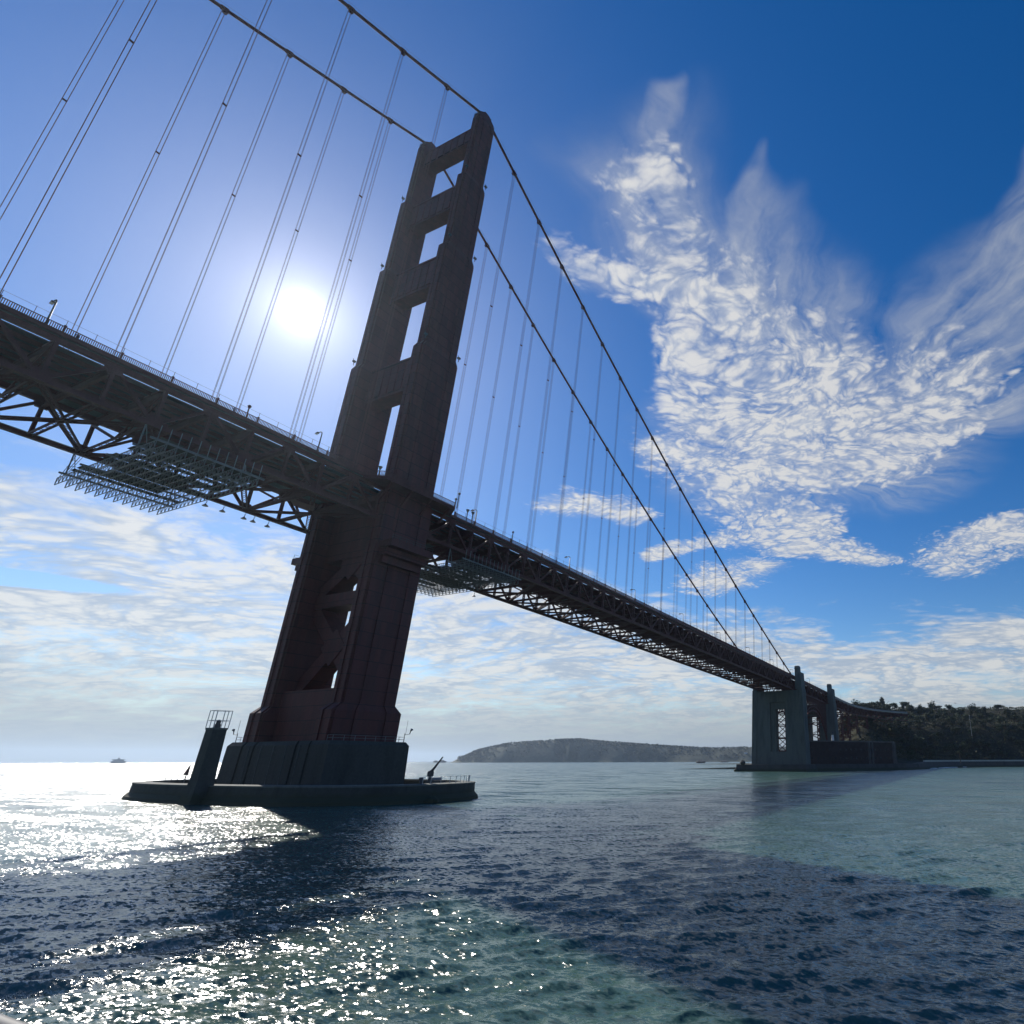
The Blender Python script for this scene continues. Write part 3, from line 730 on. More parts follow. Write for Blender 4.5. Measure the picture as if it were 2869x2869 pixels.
for sg in (-1, 1):
    mb = MB(); y1 = sg*18.0; y0 = sg*16.1
    for x in np.linspace(-8.9, 8.9, 8): mb.bar((x, y1, 12.2), (x, y1, 13.4), .08, .08)
    for x in (-8.9, 8.9):
        mb.bar((x, y0, 12.2), (x, y0, 13.4), .08, .08)
        for z in (12.8, 13.4): mb.bar((x, y0, z), (x, y1, z), .07, .07)
    for z in (12.8, 13.4): mb.bar((-8.9, y1, z), (8.9, y1, z), .07, .07)
    mb.build('pier_railing', 'grey_steel', pier)
    x = 8.9 if sg < 0 else -8.9
    t = empty('fog_signal', (x, sg*17.9, 12.2), 'small bracket with horn and thin antenna on the %s pier railing' % ('right-hand' if sg < 0 else 'left-hand'), 'signal', 'signals on the pier railings')
    mb = MB(); mb.bar((x, sg*17.9, 12.2), (x, sg*17.9, 14.3), .1, .1); mb.bar((x, sg*17.9, 13.9), (x, sg*19.6, 14.1), .09, .09); mb.bar((x, sg*19.6, 14.1), (x, sg*19.9, 15.0), .14, .14); mb.build('bracket', 'grey_steel', t)
    mb = MB(); mb.bar((x, sg*18.2, 14.0), (x, sg*18.2, 17.4), .05, .05); mb.build('antenna', 'grey_steel', t)
    mb = MB(); mb.tube([(x, sg*19.75, 14.8), (x, sg*20.15, 15.2)], [.12, .34], 8); mb.build('horn', 'grey_steel', t)
t = empty('warning_lamp', (-6, 16.6, 12.2), 'small red lamp housing beside the left foot of the tower', 'lamp')
mb = MB(); mb.box(-6.5, -5.5, 16.2, 17.0, 12.2, 13.9); mb.build('housing', 'beacon_red', t)
mb = MB(); mb.tube([(-6, 16.6, 13.9), (-6, 16.6, 14.3), (-6, 16.6, 14.9)], [.2, .5, .3], 8); mb.build('light', 'dark_steel', t)

FA, FB, FXC, FYC, FN = 22.0, 45.0, -4.0, -3.5, 2.5
def fender_ring(da, n=96):
    o = []
    for k in range(n):
        th = 2*math.pi*k/n; c, s = math.cos(th), math.sin(th)
        o.append((FXC+(FA+da)*math.copysign(abs(c)**(2/FN), c), FYC+(FB+da)*math.copysign(abs(s)**(2/FN), s)))
    return o
fender = empty('concrete_fender', (FXC, FYC, 0), 'low oval concrete fender wall standing in the water round the tower pier', 'fender')
def ringwall(prof, name, mat):
    mb = MB(); n = 96
    rings = [[(x, y, z) for x, y in fender_ring(d)] for d, z in prof]
    rings.append(rings[0]); mb.loft(rings, cap=False); return mb.build(name, mat, fender)
ringwall([(1.4, -1.5), (.9, .6), (.15, 1.4), (0, 3.15), (-3.4, 3.15), (-3.5, -1.5)], 'fender_wall', 'tide_concrete')
ringwall([(.10, 3.12), (.10, 3.38), (-3.0, 3.5), (-3.0, 3.12)], 'coping', 'concrete')
mb = MB(); mb.prism(fender_ring(-3.3), .9, 1.5); mb.build('inner_floor', 'tide_concrete', fender)
# stub railings on both ends of the fender
fr = fender_ring(-1.2, 96)
for rng, nm in ((range(16, 29), 'left'), (range(70, 82), 'right')):
    mb = MB()
    for k in rng:
        x, y = fr[k]; mb.bar((x, y, 3.4), (x, y, 4.8), .08, .08)
    for a, b in zip(list(rng)[:-1], list(rng)[1:]):
        mb.bar((fr[a][0], fr[a][1], 4.75), (fr[b][0], fr[b][1], 4.75), .06, .06)
    mb.build('railing', 'galvanised', fender)
# squat concrete tower on the fender, with a rail cage and a lamp
t = empty('beacon_tower', (-27.2, -9.0, 0), 'square concrete light tower with a tubular cage on its top', 'light tower')
bx, by = -26.6, -8.6
mb = MB()
for (hx2, hy2, z) in ((0, 0, 0),): pass
mb.loft([[(bx+a*2.3, by+b*2.3, -1.2) for a, b in ((-1,-1),(1,-1),(1,1),(-1,1))], [(bx+a*1.75, by+b*1.75, 1.6) for a, b in ((-1,-1),(1,-1),(1,1),(-1,1))],
         [(bx+a*1.4, by+b*1.4, 4.4) for a, b in ((-1,-1),(1,-1),(1,1),(-1,1))], [(bx+a*1.22, by+b*1.22, 13.9) for a, b in ((-1,-1),(1,-1),(1,1),(-1,1))]])
mb.build('shaft', 'tide_concrete', t)
mb = MB(); mb.box(bx-1.32, bx+1.32, by-1.32, by+1.32, 13.85, 14.2); mb.build('cap_slab', 'concrete', t)
mb = MB()
for a, b in ((-1,-1),(0,-1),(1,-1),(1,0),(1,1),(0,1),(-1,1),(-1,0)):
    mb.bar((bx+a*1.3, by+b*1.3, 14.2), (bx+a*1.3, by+b*1.3, 17.6), .1, .1)
for z in (15.6, 17.55):
    for (a, b), (c, d2) in zip(((-1,-1),(1,-1),(1,1),(-1,1)), ((1,-1),(1,1),(-1,1),(-1,-1))): mb.bar((bx+a*1.3, by+b*1.3, z), (bx+c*1.3, by+d2*1.3, z), .09, .09)
mb.build('guard_cage', 'galvanised', t)
mb = MB(); mb.tube([(bx, by, 14.2), (bx, by, 14.9), (bx, by, 15.0), (bx, by, 15.6), (bx, by, 15.8)], [.5, .5, .38, .38, .15], 10); mb.build('lantern', 'dark_steel', t)
t = empty('daymark', (-19.6, 12.4, 1.5), 'small dark red triangular marker board left of the concrete light tower', 'marker')
mb = MB(); mb.bar((-19.6, 12.4, 1.5), (-19.6, 12.4, 5.2), .12, .12); mb.build('post', 'grey_steel', t)
mb = MB(); mb.loft([[(-19.65, 12.4+1.1, 5.0), (-19.55, 12.4+1.1, 5.0), (-19.55, 12.4-.8, 5.0), (-19.65, 12.4-.8, 5.0)], [(-19.65, 11.85, 7.0), (-19.55, 11.85, 7.0), (-19.55, 11.75, 7.0), (-19.65, 11.75, 7.0)]]); mb.build('board', 'orange_steel', t)
t = empty('davit_crane', (-4.8, -44.9, 1.4), 'small dark davit crane leaning out on the right end of the fender', 'crane')
mb = MB(); mb.tube([(-4.8, -44.9, 1.4), (-4.8, -44.9, 5.9)], .28, 8); mb.build('post', 'dark_steel', t)
mb = MB(); mb.tube([(-4.8, -44.9, 5.6), (-4.5, -45.6, 6.6), (-4.0, -46.8, 8.6)], [.3, .22, .12], 7); mb.box(-5.2, -4.3, -45.3, -44.5, 4.8, 5.8); mb.build('jib', 'dark_steel', t)
t = empty('deck_winch', (0.5, -40.5, 1.4), 'dark winch box on the fender left of the davit crane', 'winch')
mb = MB(); mb.box(-.9, 1.9, -42.0, -39.4, 1.4, 3.9); mb.build('case', 'dark_steel', t)
mb = MB(); mb.tube([(-.6, -40.7, 4.0), (1.6, -40.7, 4.0)], .45, 10); mb.build('drum', 'grey_steel', t)
t = empty('mooring_bollard', (-8.0, -46.3, 3.45), 'short black bollard on the fender right of the davit crane', 'bollard')
mb = MB(); mb.tube([(-8, -46.3, 3.4), (-8, -46.3, 4.3), (-8, -46.3, 4.35), (-8, -46.3, 4.7)], [.3, .25, .42, .36], 10); mb.build('post', 'dark_paint', t)

# ------------------------------------------------------------------ concrete pylons, arch, viaduct
def pylon(xa, depth, zt, label, ztop, zbase=-1.0):
    t = empty('concrete_pylon', (xa+depth/2, 0, 0), label, 'pylon', 'concrete pylons of the bridge')
    zd = zr(xa)
    yL, yR = 20.6, -20.6
    # wall with a tall opening, from three blocks
    def blk(nm, x0, x1, y0, y1, z0, z1, m='concrete'):
        mb = MB(); mb.box(x0, x1, y0, y1, z0, z1); return mb.build(nm, m, t)
    blk('wall_shaft', xa, xa+depth, 6.3, 19.0, zbase, zd-9.8)
    blk('wall_shaft', xa, xa+depth, -19.0, -6.3, zbase, zd-9.8)
    blk('wall_head', xa+.02, xa+depth-.02, -6.3, 6.3, 50.5, zd-9.82)
    blk('wall_sill', xa+.02, xa+depth-.02, -6.3, 6.3, zbase, 14.0)
    blk('recess_jamb', xa+1.6, xa+depth-1.6, 2.4, 6.3, 14.0, 50.5)
    blk('recess_jamb', xa+1.6, xa+depth-1.6, -6.3, -5.7, 14.0, 50.5)
    blk('recess_head', xa+1.6, xa+depth-1.6, -5.7, 2.4, 45.5, 50.5)
    for sg in (-1, 1):
        mb = MB()
        def rr(x0, x1, y0, y1, z): 
            y0, y1 = sorted((sg*y0, sg*y1)); return [(x0, y0, z), (x1, y0, z), (x1, y1, z), (x0, y1, z)]
        mb.loft([rr(xa-.6, xa+depth+.9, 18.2, 22.0, zbase), rr(xa-.4, xa+depth+.3, 16.6, 20.6, zd-9.0), rr(xa-.3, xa+depth+.1, 15.1, 20.2, zd-8.9), rr(xa-.3, xa+depth-.2, 15.1, 19.9, zd+3.6)])
        b = mb.build('buttress', 'concrete', t)
        mb = MB(); mb.loft([rr(xa+.4, xa+depth*.62, 14.9, 18.4, zd+3.4), rr(xa+.5, xa+depth*.6, 14.9, 18.2, ztop-.4), rr(xa+1.1, xa+depth*.56, 15.2, 17.8, ztop)]); mb.build('turret', 'concrete', b)
        mb = MB(); mb.loft([rr(xa-.9, xa+.6, 15.0, 17.0, ztop-2.4), rr(xa-.9, xa+.6, 15.0, 17.0, ztop-1.9)]); mb.build('ledge', 'concrete', b)
        for f in (.3, .6):
            mb = MB(); mb.loft([rr(xa+depth*f, xa+depth*f+.7, 21.3, 22.05, zbase), rr(xa+depth*f, xa+depth*f+.7, 19.9, 20.75, zd-9.1)]); mb.build('rib', 'concrete', b)
    return t
pylon(343.0, 9.0, 0, 'tall concrete pylon with a narrow opening where the side span meets the shore', 77.8)
pylon(441.0, 9.0, 0, 'second smaller-looking concrete pylon farther right behind the arch', 74.6, 3.0)
# anchorage steelwork visible through the pylon opening
t = empty('steel_trestle', (380, 10, 4.0), 'orange lattice trestle seen through the opening of the near concrete pylon', 'trestle')
for x in (372, 392):
    for k in range(6):
        z0 = 5+k*10.0
        for ya, yb in ((-2, 10), (10, 22)):
            mb = MB(); mb.laced((x, ya, z0), (x, yb, z0+10), .7, .4, 14); mb.build('brace', 'orange_truss', t)
            mb = MB(); mb.laced((x, yb, z0), (x, ya, z0+10), .7, .4, 14); mb.build('brace', 'orange_truss', t)
        mb = MB(); mb.bar((x, -2, z0), (x, 22, z0), .6, .7); mb.build('girt', 'orange_truss', t)
    for y in (-2, 10, 22):
        mb = MB(); mb.bar((x, y, 4), (x, y, 64), .8, .8); mb.build('column', 'orange_truss', t)

arch = empty('steel_arch', (396, 0, 8), 'steel arch span under the deck between the two concrete pylons', 'arch')
AX0, AX1 = 353.5, 440.0
for sg in (-1, 1):
    for dz, w in ((0, 1.1), (-3.6, 1.0)):
        mb = MB(); rings = []
        for i in range(25):
            u = i/24; x = AX0+(AX1-AX0)*u; z = 10+(51+dz-10)*(1-(2*u-1)**2)**.55 if 0 < i < 24 else 10
            rings.append([(x, sg*HY-w/2, z-.5), (x, sg*HY+w/2, z-.5), (x, sg*HY+w/2, z+.5), (x, sg*HY-w/2, z+.5)])
        mb.loft(rings); mb.build('arch_rib', 'orange_truss', arch)
    for i in range(1, 24):
        u = i/24; x = AX0+(AX1-AX0)*u; z = 10+41*(1-(2*u-1)**2)**.55
        mb = MB(); mb.laced((x, sg*HY, z+.5), (x, sg*HY, zr(x)-9.0), .6, .5, max(3, int((zr(x)-z)/1.6))); mb.build('spandrel_post', 'orange_truss', arch)
        mb = MB(); mb.bar((x, sg*HY, z-.4), (x+1.8*(1 if i % 2 else -1), sg*HY, z-3.4), .4, .35); mb.build('web_member', 'orange_truss', arch)
    mb = MB(); mb.bar((AX0-1, sg*HY, zr(AX0)-9.3), (AX1+1, sg*HY, zr(AX1)-9.3), 1.0, .9); mb.build('bottom_chord', 'orange_truss', arch)
    mb = MB(); mb.bar((AX0-1, sg*HY, zr(AX0)-1.4), (AX1+1, sg*HY, zr(AX1)-1.4), .9, .9); mb.build('top_chord', 'orange_truss', arch)
    for i in range(11):
        x = AX0+(AX1-AX0)*i/11; x2 = AX0+(AX1-AX0)*(i+1)/11
        a, b = ((-9, -1.6) if i % 2 else (-1.6, -9))
        mb = MB(); mb.bar((x, sg*HY, zr(x)+a), (x2, sg*HY, zr(x2)+b), .5, .5); mb.build('diagonal_brace', 'orange_truss', arch)
for i in range(0, 12):
    x = AX0+(AX1-AX0)*i/11
    mb = MB(); mb.bar((x, -13.2, zr(x)-9.2), (x, 13.2, zr(x)-9.2), .7, .7); mb.bar((x, -13.2, zr(x)-2.0), (x, 13.2, zr(x)-2.0), .5, 1.4); mb.build('floor_beam', 'orange_truss', arch)
for i in range(4, 21, 2):
    u = i/24; x = AX0+(AX1-AX0)*u; z = 10+41*(1-(2*u-1)**2)**.55
    mb = MB(); mb.laced((x, -13.2, z), (x, 13.2, z-3), .7, .4, 16); mb.laced((x, 13.2, z), (x, -13.2, z-3), .7, .4, 16); mb.build('sway_brace', 'orange_truss', arch)

# curved approach viaduct
via = empty('approach_viaduct', (520, 0, 40), 'curved steel approach viaduct running from the second pylon into the wooded hill', 'viaduct')
near = [(450, -14.5, 65.9), (471, -14.6, 65.0), (503, -14.9, 63.9), (530, -15.8, 63.1), (555, -18.2, 62.5), (579, -23.5, 61.9), (597, -31.0, 61.4), (612, -39.5, 61.0), (626, -49, 60.6), (640, -60, 60.3)]
far_ = []
for i, p in enumerate(near):
    a = near[max(0, i-1)]; b = near[min(len(near)-1, i+1)]; d = Vector((b[0]-a[0], b[1]-a[1], 0)).normalized(); n = Vector((-d.y, d.x, 0))
    far_.append((p[0]+n.x*28, p[1]+n.y*28, p[2]))
def sweep(f0, f1, z0, z1):
    mb = MB(); rings = []
    for a, b in zip(near, far_):
        A = Vector(a); B = Vector(b); p = A.lerp(B, f0); q = A.lerp(B, f1)
        rings.append([p+Vector((0,0,z0)), q+Vector((0,0,z0)), q+Vector((0,0,z1)), p+Vector((0,0,z1))])
    mb.loft(rings); return mb
sweep(0, 1, -.6, 0).build('deck_slab', 'pale_concrete', via)
for f in (0, .98): sweep(f, f+.02, .02, 1.35).build('parapet', 'grey_steel', via)
for f in (.03, .93):
    sweep(f, f+.035, -2.0, -1.0).build('top_chord', 'orange_truss', via); sweep(f, f+.035, -9.0, -8.1).build('bottom_chord', 'orange_truss', via)
    for i in range(len(near)-1):
        A = Vector(near[i]).lerp(Vector(far_[i]), f+.017); B = Vector(near[i+1]).lerp(Vector(far_[i+1]), f+.017); n = max(2, int((B-A).length/5.5)//2*2)
        mb = MB()
        for k in range(n):
            p = A.lerp(B, k/n); q = A.lerp(B, (k+1)/n)
            za, zb = ((-8.6, -1.5) if k % 2 else (-1.5, -8.6))
            mb.bar(p+Vector((0,0,za)), q+Vector((0,0,zb)), .5, .5); mb.bar(p+Vector((0,0,-8.6)), p+Vector((0,0,-1.5)), .4, .4)
        mb.build('truss_web', 'orange_truss', via)
for i in range(len(near)):
    for f in ((0,) if i == 0 else (0, .5)):
        A = Vector(near[i]).lerp(Vector(near[max(0, i-1)]), f); B = Vector(far_[i]).lerp(Vector(far_[max(0, i-1)]), f)
        mb = MB(); mb.bar(A+Vector((0,0,-2.0)), B+Vector((0,0,-2.0)), .5, 2.4); mb.build('floor_beam', 'orange_truss', via)
for px_ in (474, 500, 528, 556, 584):
    j = min(range(len(near)), key=lambda k: abs(near[k][0]-px_)); A = Vector(near[j]); B = Vector(far_[j]); dx = px_-A.x
    cols = []
    for f in (.06, .94):
        for ox in (-3.5, 3.5):
            p = A.lerp(B, f)+Vector((dx+ox, 0, 0)); cols.append(p)
            mb = MB(); mb.bar(Vector((p.x, p.y, 18)), Vector((p.x, p.y, A.z-9)), .9, .9); mb.build('bent_column', 'orange_truss', via)
    for a, b in ((0, 2), (1, 3), (0, 1), (2, 3)):
        mb = MB()
        for k in range(3):
            z0 = 20+k*11; z1 = z0+11
            mb.bar((cols[a].x, cols[a].y, z0), (cols[b].x, cols[b].y, z1), .45, .4); mb.bar((cols[b].x, cols[b].y, z0), (cols[a].x, cols[a].y, z1), .4, .45)
            mb.bar((cols[a].x, cols[a].y, z1), (cols[b].x, cols[b].y, z1), .5, .5)
        mb.build('bent_bracing', 'orange_truss', via)
for k, (x, y, z) in enumerate(((480, -8, 64.6), (520, -9, 63.4), (566, -12, 62.3))):
    t = empty('light_mast', (x, y, z), '%s thin light mast standing on the curved approach viaduct' % ('left', 'middle', 'right')[k].replace('left', 'leftmost').replace('right', 'rightmost'), 'light mast', 'light masts on the approach viaduct')
    mb = MB(); mb.tube([(x, y, z), (x, y, z+9)], [.14, .08], 6); mb.build('pole', 'galvanised', t)
    mb = MB(); mb.bar((x, y, z+8.9), (x, y+1.8, z+9.1), .1, .1); mb.box(x-.2, x+.2, y+1.4, y+2.3, z+8.95, z+9.15); mb.build('arm', 'galvanised', t)

# ------------------------------------------------------------------ fort and shore
def poly_prism(poly, z0, z1):
    mb = MB(); mb.prism(poly, z0, z1); return mb
fort = empty('brick_fort', (400, -30, 5), 'long dark brick fort with a flat roof under the arch at the water', 'fort')
FP = [(366, -17), (384, -36), (408, -56), (413, -57.5), (428, -72.5), (437, -72), (470, -40), (470, -17)]
poly_prism(FP, 3.0, 21.6).build('wall', 'brick', fort)
cx_ = sum(p[0] for p in FP)/8; cy_ = sum(p[1] for p in FP)/8
poly_prism([(cx_+(x-cx_)*1.015, cy_+(y-cy_)*1.015) for x, y in FP], 21.5, 22.5).build('parapet', 'stone', fort)
poly_prism([(cx_+(x-cx_)*.9, cy_+(y-cy_)*.9) for x, y in FP], 21.7, 21.9).build('roof', 'stone', fort)
wm = MB(); wm.box(-.7, .7, -.25, .25, 0, 1.6); wme = wm.mesh('window', 'glass_dark')
for i in range(5):
    a = Vector((*FP[i], 0)); b = Vector((*FP[i+1], 0)); L = (b-a).length; ang = math.atan2(b.y-a.y, b.x-a.x)
    n = int(L/5)
    for k in range(n):
        p = a.lerp(b, (k+.5)/n)
        for z in (8.5, 15.0): inst(wme, 'window', fort, (p.x, p.y, z), (0, 0, ang))
for i in (0, 2, 3, 4, 5):
    x, y = FP[i]; mb = MB(); mb.box(x-.9, x+.9, y-.9, y+.9, 3.0, 21.4); mb.build('pilaster', 'stone', fort)
t = empty('lighthouse', (405, -33, 21.9), 'small white lighthouse tower on the fort roof below the arch', 'lighthouse')
mb = MB(); mb.tube([(392, -30, 21.8), (392, -30, 27.2)], [1.3, .9], 8); mb.build('tower', 'white_paint', t)
mb = MB(); mb.tube([(392, -30, 27.1), (392, -30, 29.0), (392, -30, 29.8)], [.9, .9, .1], 8); mb.build('lantern', 'dark_steel', t)

SHORE = [(330, 30), (334, -24), (352, -27), (366, -24), (384, -43), (408, -63), (430, -82), (455, -90), (500, -93), (548, -97), (596, -103), (636, -116), (664, -140), (684, -175), (700, -215), (730, -290), (790, -430), (880, -640)]
def inland(off):
    out = []
    for i, p in enumerate(SHORE):
        a = SHORE[max(0, i-1)]; b = SHORE[min(len(SHORE)-1, i+1)]; d = Vector((b[0]-a[0], b[1]-a[1])).normalized(); n = Vector((-d.y, d.x))
        if n.x < 0 and i < 2: n = Vector((1, 0))
        out.append((p[0]+n.x*off, p[1]+n.y*off))
    return out
# sea wall of rough blocks; the blocks nearest the pylon are single stones
mb = MB(); a0 = SHORE; a1 = inland(2.2); a2 = inland(7.5)
rings = [[(x, y, -1.5), (a1[i][0], a1[i][1], 4.9 if i < 8 else 6.0), (a2[i][0], a2[i][1], 4.9 if i < 8 else 6.0), (a2[i][0], a2[i][1], -1.5)] for i, (x, y) in enumerate(a0)]
mb.loft(rings); sea = mb.build('sea_wall', 'tide_stone'); tag(sea, 'long dark stone sea wall along the foot of the fort and hill', 'sea wall')
mb = MB(); mb.loft([[(*inland(4.2)[i], 5.95), (*inland(5.6)[i], 5.95), (*inland(5.6)[i], 7.6), (*inland(4.2)[i], 7.6)] for i in range(8, len(SHORE))]); mb.build('parapet', 'pale_concrete', sea)
# ground behind
LFT = [(334, 26), (350, 30), (420, 56), (520, 92), (1300, 415)]
gp = [(x, y) for x, y in inland(4)] + [(1400, -640), (1400, 420)] + LFT[::-1][1:]
shore_base = poly_prism(gp, -1.2, 4.7).build('shore', 'tide_stone'); struct(shore_base)

# hillside as a height field
def seg_dist(px_, py_, pts):
    d = np.full(px_.shape, 1e9)
    for (ax, ay), (bx_, by_) in zip(pts[:-1], pts[1:]):
        vx, vy = bx_-ax, by_-ay; t_ = np.clip(((px_-ax)*vx+(py_-ay)*vy)/(vx*vx+vy*vy), 0, 1)
        d = np.minimum(d, np.hypot(px_-ax-t_*vx, py_-ay-t_*vy))
    return d
def vnoise(x, y, seed):
    r = np.random.RandomState(seed); g = r.rand(64, 64)
    xi = np.floor(x).astype(int); yi = np.floor(y).astype(int); fx = x-xi; fy = y-yi
    fx = fx*fx*(3-2*fx); fy = fy*fy*(3-2*fy)
    G = lambda a, b: g[a % 64, b % 64]
    return (G(xi, yi)*(1-fx)+G(xi+1, yi)*fx)*(1-fy)+(G(xi, yi+1)*(1-fx)+G(xi+1, yi+1)*fx)*fy
def hill_h(x, y):
    x = np.asarray(x, float); y = np.asarray(y, float)
    d = seg_dist(x, y, [(430, -82)]+SHORE[7:])
    # signed: land lies left of the shore line (+y / +x)
    side = np.ones_like(d)
    ux, uy = .957, .29
    lat = (x-455)*uy*-1+(y+20)*ux              # + to the left of the edge ray
    lef = np.clip((14-lat)/55, 0, 1); lef = lef*lef*(3-2*lef)
    s1 = np.clip((d-14)/95, 0, 1); s2 = np.clip((d-90)/160, 0, 1)
    h = 5+46*s1*s1*(3-2*s1)+31*s2*s2*(3-2*s2)
    h += 7*(vnoise(x/60, y/60, 3)-.5)*s1+3*(vnoise(x/18, y/18, 5)-.5)*s1
    h = 4.2+(h-4.2)*lef
    return h
gx_ = np.linspace(455, 1250, 140); gy_ = np.linspace(-620, 150, 150)
XX, YY = np.meshgrid(gx_, gy_, indexing='ij')
ZZ = hill_h(XX, YY)
# sea side of the shore line stays below ground
SH = np.array(SHORE[6:])
ysh = np.interp(XX, SH[:, 0], SH[:, 1]); ZZ = np.where(YY < ysh+9, -3.0, ZZ)
idx = np.arange(140*150).reshape(140, 150)
fs = np.stack([idx[:-1, :-1], idx[1:, :-1], idx[1:, 1:], idx[:-1, 1:]], -1).reshape(-1, 4)
mb = MB(); mb.v = [tuple(v) for v in np.stack([XX, YY, ZZ], -1).reshape(-1, 3)]; mb.f = [tuple(f) for f in fs]
hill = mb.build('hillside', 'soil', smooth=True); struct(hill)
def on_land(x, y): return y > np.interp(x, SH[:, 0], SH[:, 1])+13

# trees: tapered trunk with limbs, crown of many small leaf clumps with gaps
def crown_mesh(seed, rx_, rz_, n, mat, flat_=.0, leaf=.9):
    r = random.Random(seed); mb = MB()
    lobes = [(r.uniform(-.55, .55), r.uniform(-.55, .55), r.uniform(-.35, .5), r.uniform(.38, .62)) for _ in range(9)]
    for k in range(n):
        lx_, ly_, lz_, lr = lobes[k % 9]
        u = Vector((r.gauss(0, 1), r.gauss(0, 1), r.gauss(0, 1))).normalized()*lr*(r.random()**.35)
        p = Vector(((lx_+u.x)*rx_, (ly_+u.y)*rx_, (lz_+u.z*(1-flat_))*rz_))
        s_ = leaf*r.uniform(.6, 1.4); a = Vector((r.gauss(0, 1), r.gauss(0, 1), r.gauss(0, .6))).normalized()*s_; b = Vector((r.gauss(0, 1), r.gauss(0, 1), r.gauss(0, .6))).normalized()*s_
        mb.add([p-a*.6, p+b*.5, p+a*.7, p-b*.6], [(0, 1, 2, 3)])
    return mb.mesh('crown', mat)
def trunk_mesh(seed, h, rz_):
    r = random.Random(seed); mb = MB()
    mb.tube([(0, 0, -1.5), (.1, 0, h*.5), (.3, .2, h)], [.42, .33, .2], 7)
    for k in range(5):
        a = r.uniform(0, 6.28); L = rz_*r.uniform(.8, 1.3)
        mb.tube([(.2, .1, h*r.uniform(.7, .95)), (.2+math.cos(a)*L*.6, .1+math.sin(a)*L*.6, h+L*.35), (.2+math.cos(a)*L, .1+math.sin(a)*L, h+L*.7)], [.16, .11, .05], 5)
    return mb.mesh('trunk', 'bark')
KIND = []
for sd, (rx_, rz_, h, mat, fl) in enumerate(((6.5, 4.2, 6, 'leaf_dark', .2), (5.2, 5.0, 5, 'leaf_mid', 0), (7.5, 3.2, 7.5, 'leaf_dark', .35), (4.2, 3.2, 3.5, 'leaf_olive', .1), (5.5, 4.0, 4.5, 'leaf_mid', .15), (3.6, 6.5, 5, 'leaf_dark', 0))):
    KIND.append((crown_mesh(100+sd, rx_, rz_, 760, mat, fl), trunk_mesh(200+sd, h, rz_), h+rz_*.45))
def tree(k, x, y, z, s, label, group, rz=None):
    cm, tm, hh = KIND[k]
    t = empty('tree', (x, y, z), label, 'tree', group)
    t.rotation_euler = (0, 0, rnd.uniform(0, 6.28) if rz is None else rz); t.scale = (s, s, s*rnd.uniform(.85, 1.15))
    for me, nm, zz_ in ((tm, 'trunk', 0), (cm, 'crown', hh)):
        o = bpy.data.objects.new(nm, me); COL.objects.link(o); o.parent = t; o.location = (0, 0, zz_)
    return t
# named trees on the skyline
SKY_TREES = [(0, 640, -54, 1.9, 'largest spreading tree on the skyline, above the end of the viaduct'),
             (4, 628, -43, 1.5, 'round dark tree touching the end of the viaduct, left of the largest one'),
             (1, 652, -68, 1.3, 'smaller tree right beside the largest spreading tree on the skyline'),
             (0, 770, -188, 1.5, 'big dark tree on the skyline at the right edge of the photo'),
             (1, 690, -84, 1.2, 'small tree standing out on the skyline right of the largest one'),
             (5, 720, -104, 1.1, 'narrow tuft-topped tree on the middle of the hill skyline')]
for k, x, y, s, lb in SKY_TREES: tree(k, x, y, float(hill_h(x, y))-1, s, lb, 'trees on the hill skyline')
cnt = 0; placed = []
while cnt < 285:
    x = rnd.uniform(560, 860) if cnt % 3 else rnd.uniform(690, 880); y = rnd.uniform(-300, 30)
    if not on_land(x, y): continue
    z = float(hill_h(x, y))
    if z < 9: continue
    if any((x-a)**2+(y-b)**2 < 36 for a, b in placed): continue
    # keep the strip under the viaduct clear
    if x < 600 and y > -44: continue
    placed.append((x, y)); cnt += 1
    kd = rnd.choice((0, 1, 2, 4, 5, 0, 1)) if z > 66 else rnd.randrange(6)
    look = ('dark round-topped tree', 'mid-green round tree', 'dark flat-topped spreading tree', 'low olive bush-like tree', 'broad mid-green tree', 'dark upright narrow tree')[kd]
    brg = math.degrees(math.atan2(y-CAM.y, x-CAM.x))
    side = 'left part' if brg > 6.5 else ('middle part' if brg > 1.5 else 'right part')
    lvl = 'low on the wooded slope' if z < 28 else ('half way up the wooded slope' if z < 64 else 'on the crest of the wooded hill')
    tree(kd, x, y, z-1.2, rnd.uniform(.75, 1.2)*(1.2 if z > 66 else 1.0), look+' '+lvl+', '+side, 'trees of the wood on the hillside')
# low scrub over the slope
mb = MB(); r_ = random.Random(5)
for k in range(30000):
    x = r_.uniform(470, 1000); y = r_.uniform(-420, 40)
    if not on_land(x, y): continue
    if k % 4 == 0 and y < -60: x = r_.uniform(560, 700)
    if not on_land(x, y): continue
    z = float(4.6) 
    mb.v.append((x, y, 0)); 
sxy = np.array([(v[0], v[1]) for v in mb.v]); sz = hill_h(sxy[:, 0], sxy[:, 1]); mb = MB()
LUMP = vnoise(sxy[:, 0]/9, sxy[:, 1]/9, 41)*2.2
for (x, y), z, lump in zip(sxy, sz, LUMP):
    if z < 7 or (x < 600 and y > -30): continue
    for q in range(3):
        s_ = r_.uniform(.6, 1.9); p = Vector((x+r_.uniform(-2, 2), y+r_.uniform(-2, 2), z+r_.uniform(.1, 1.0)+1.6*lump))
        a = Vector((r_.gauss(0, 1), r_.gauss(0, 1), r_.gauss(0, .6))).normalized()*s_; b = Vector((r_.gauss(0, 1), r_.gauss(0, 1), r_.gauss(0, .6))).normalized()*s_
        mb.add([p-a*.6, p+b*.5, p+a*.7, p-b*.6], [(0, 1, 2, 3)])
scrub = mb.build('hillside_scrub', 'leaf_olive'); struct(scrub, 'stuff', 'low scrub and bushes growing all over the hillside')

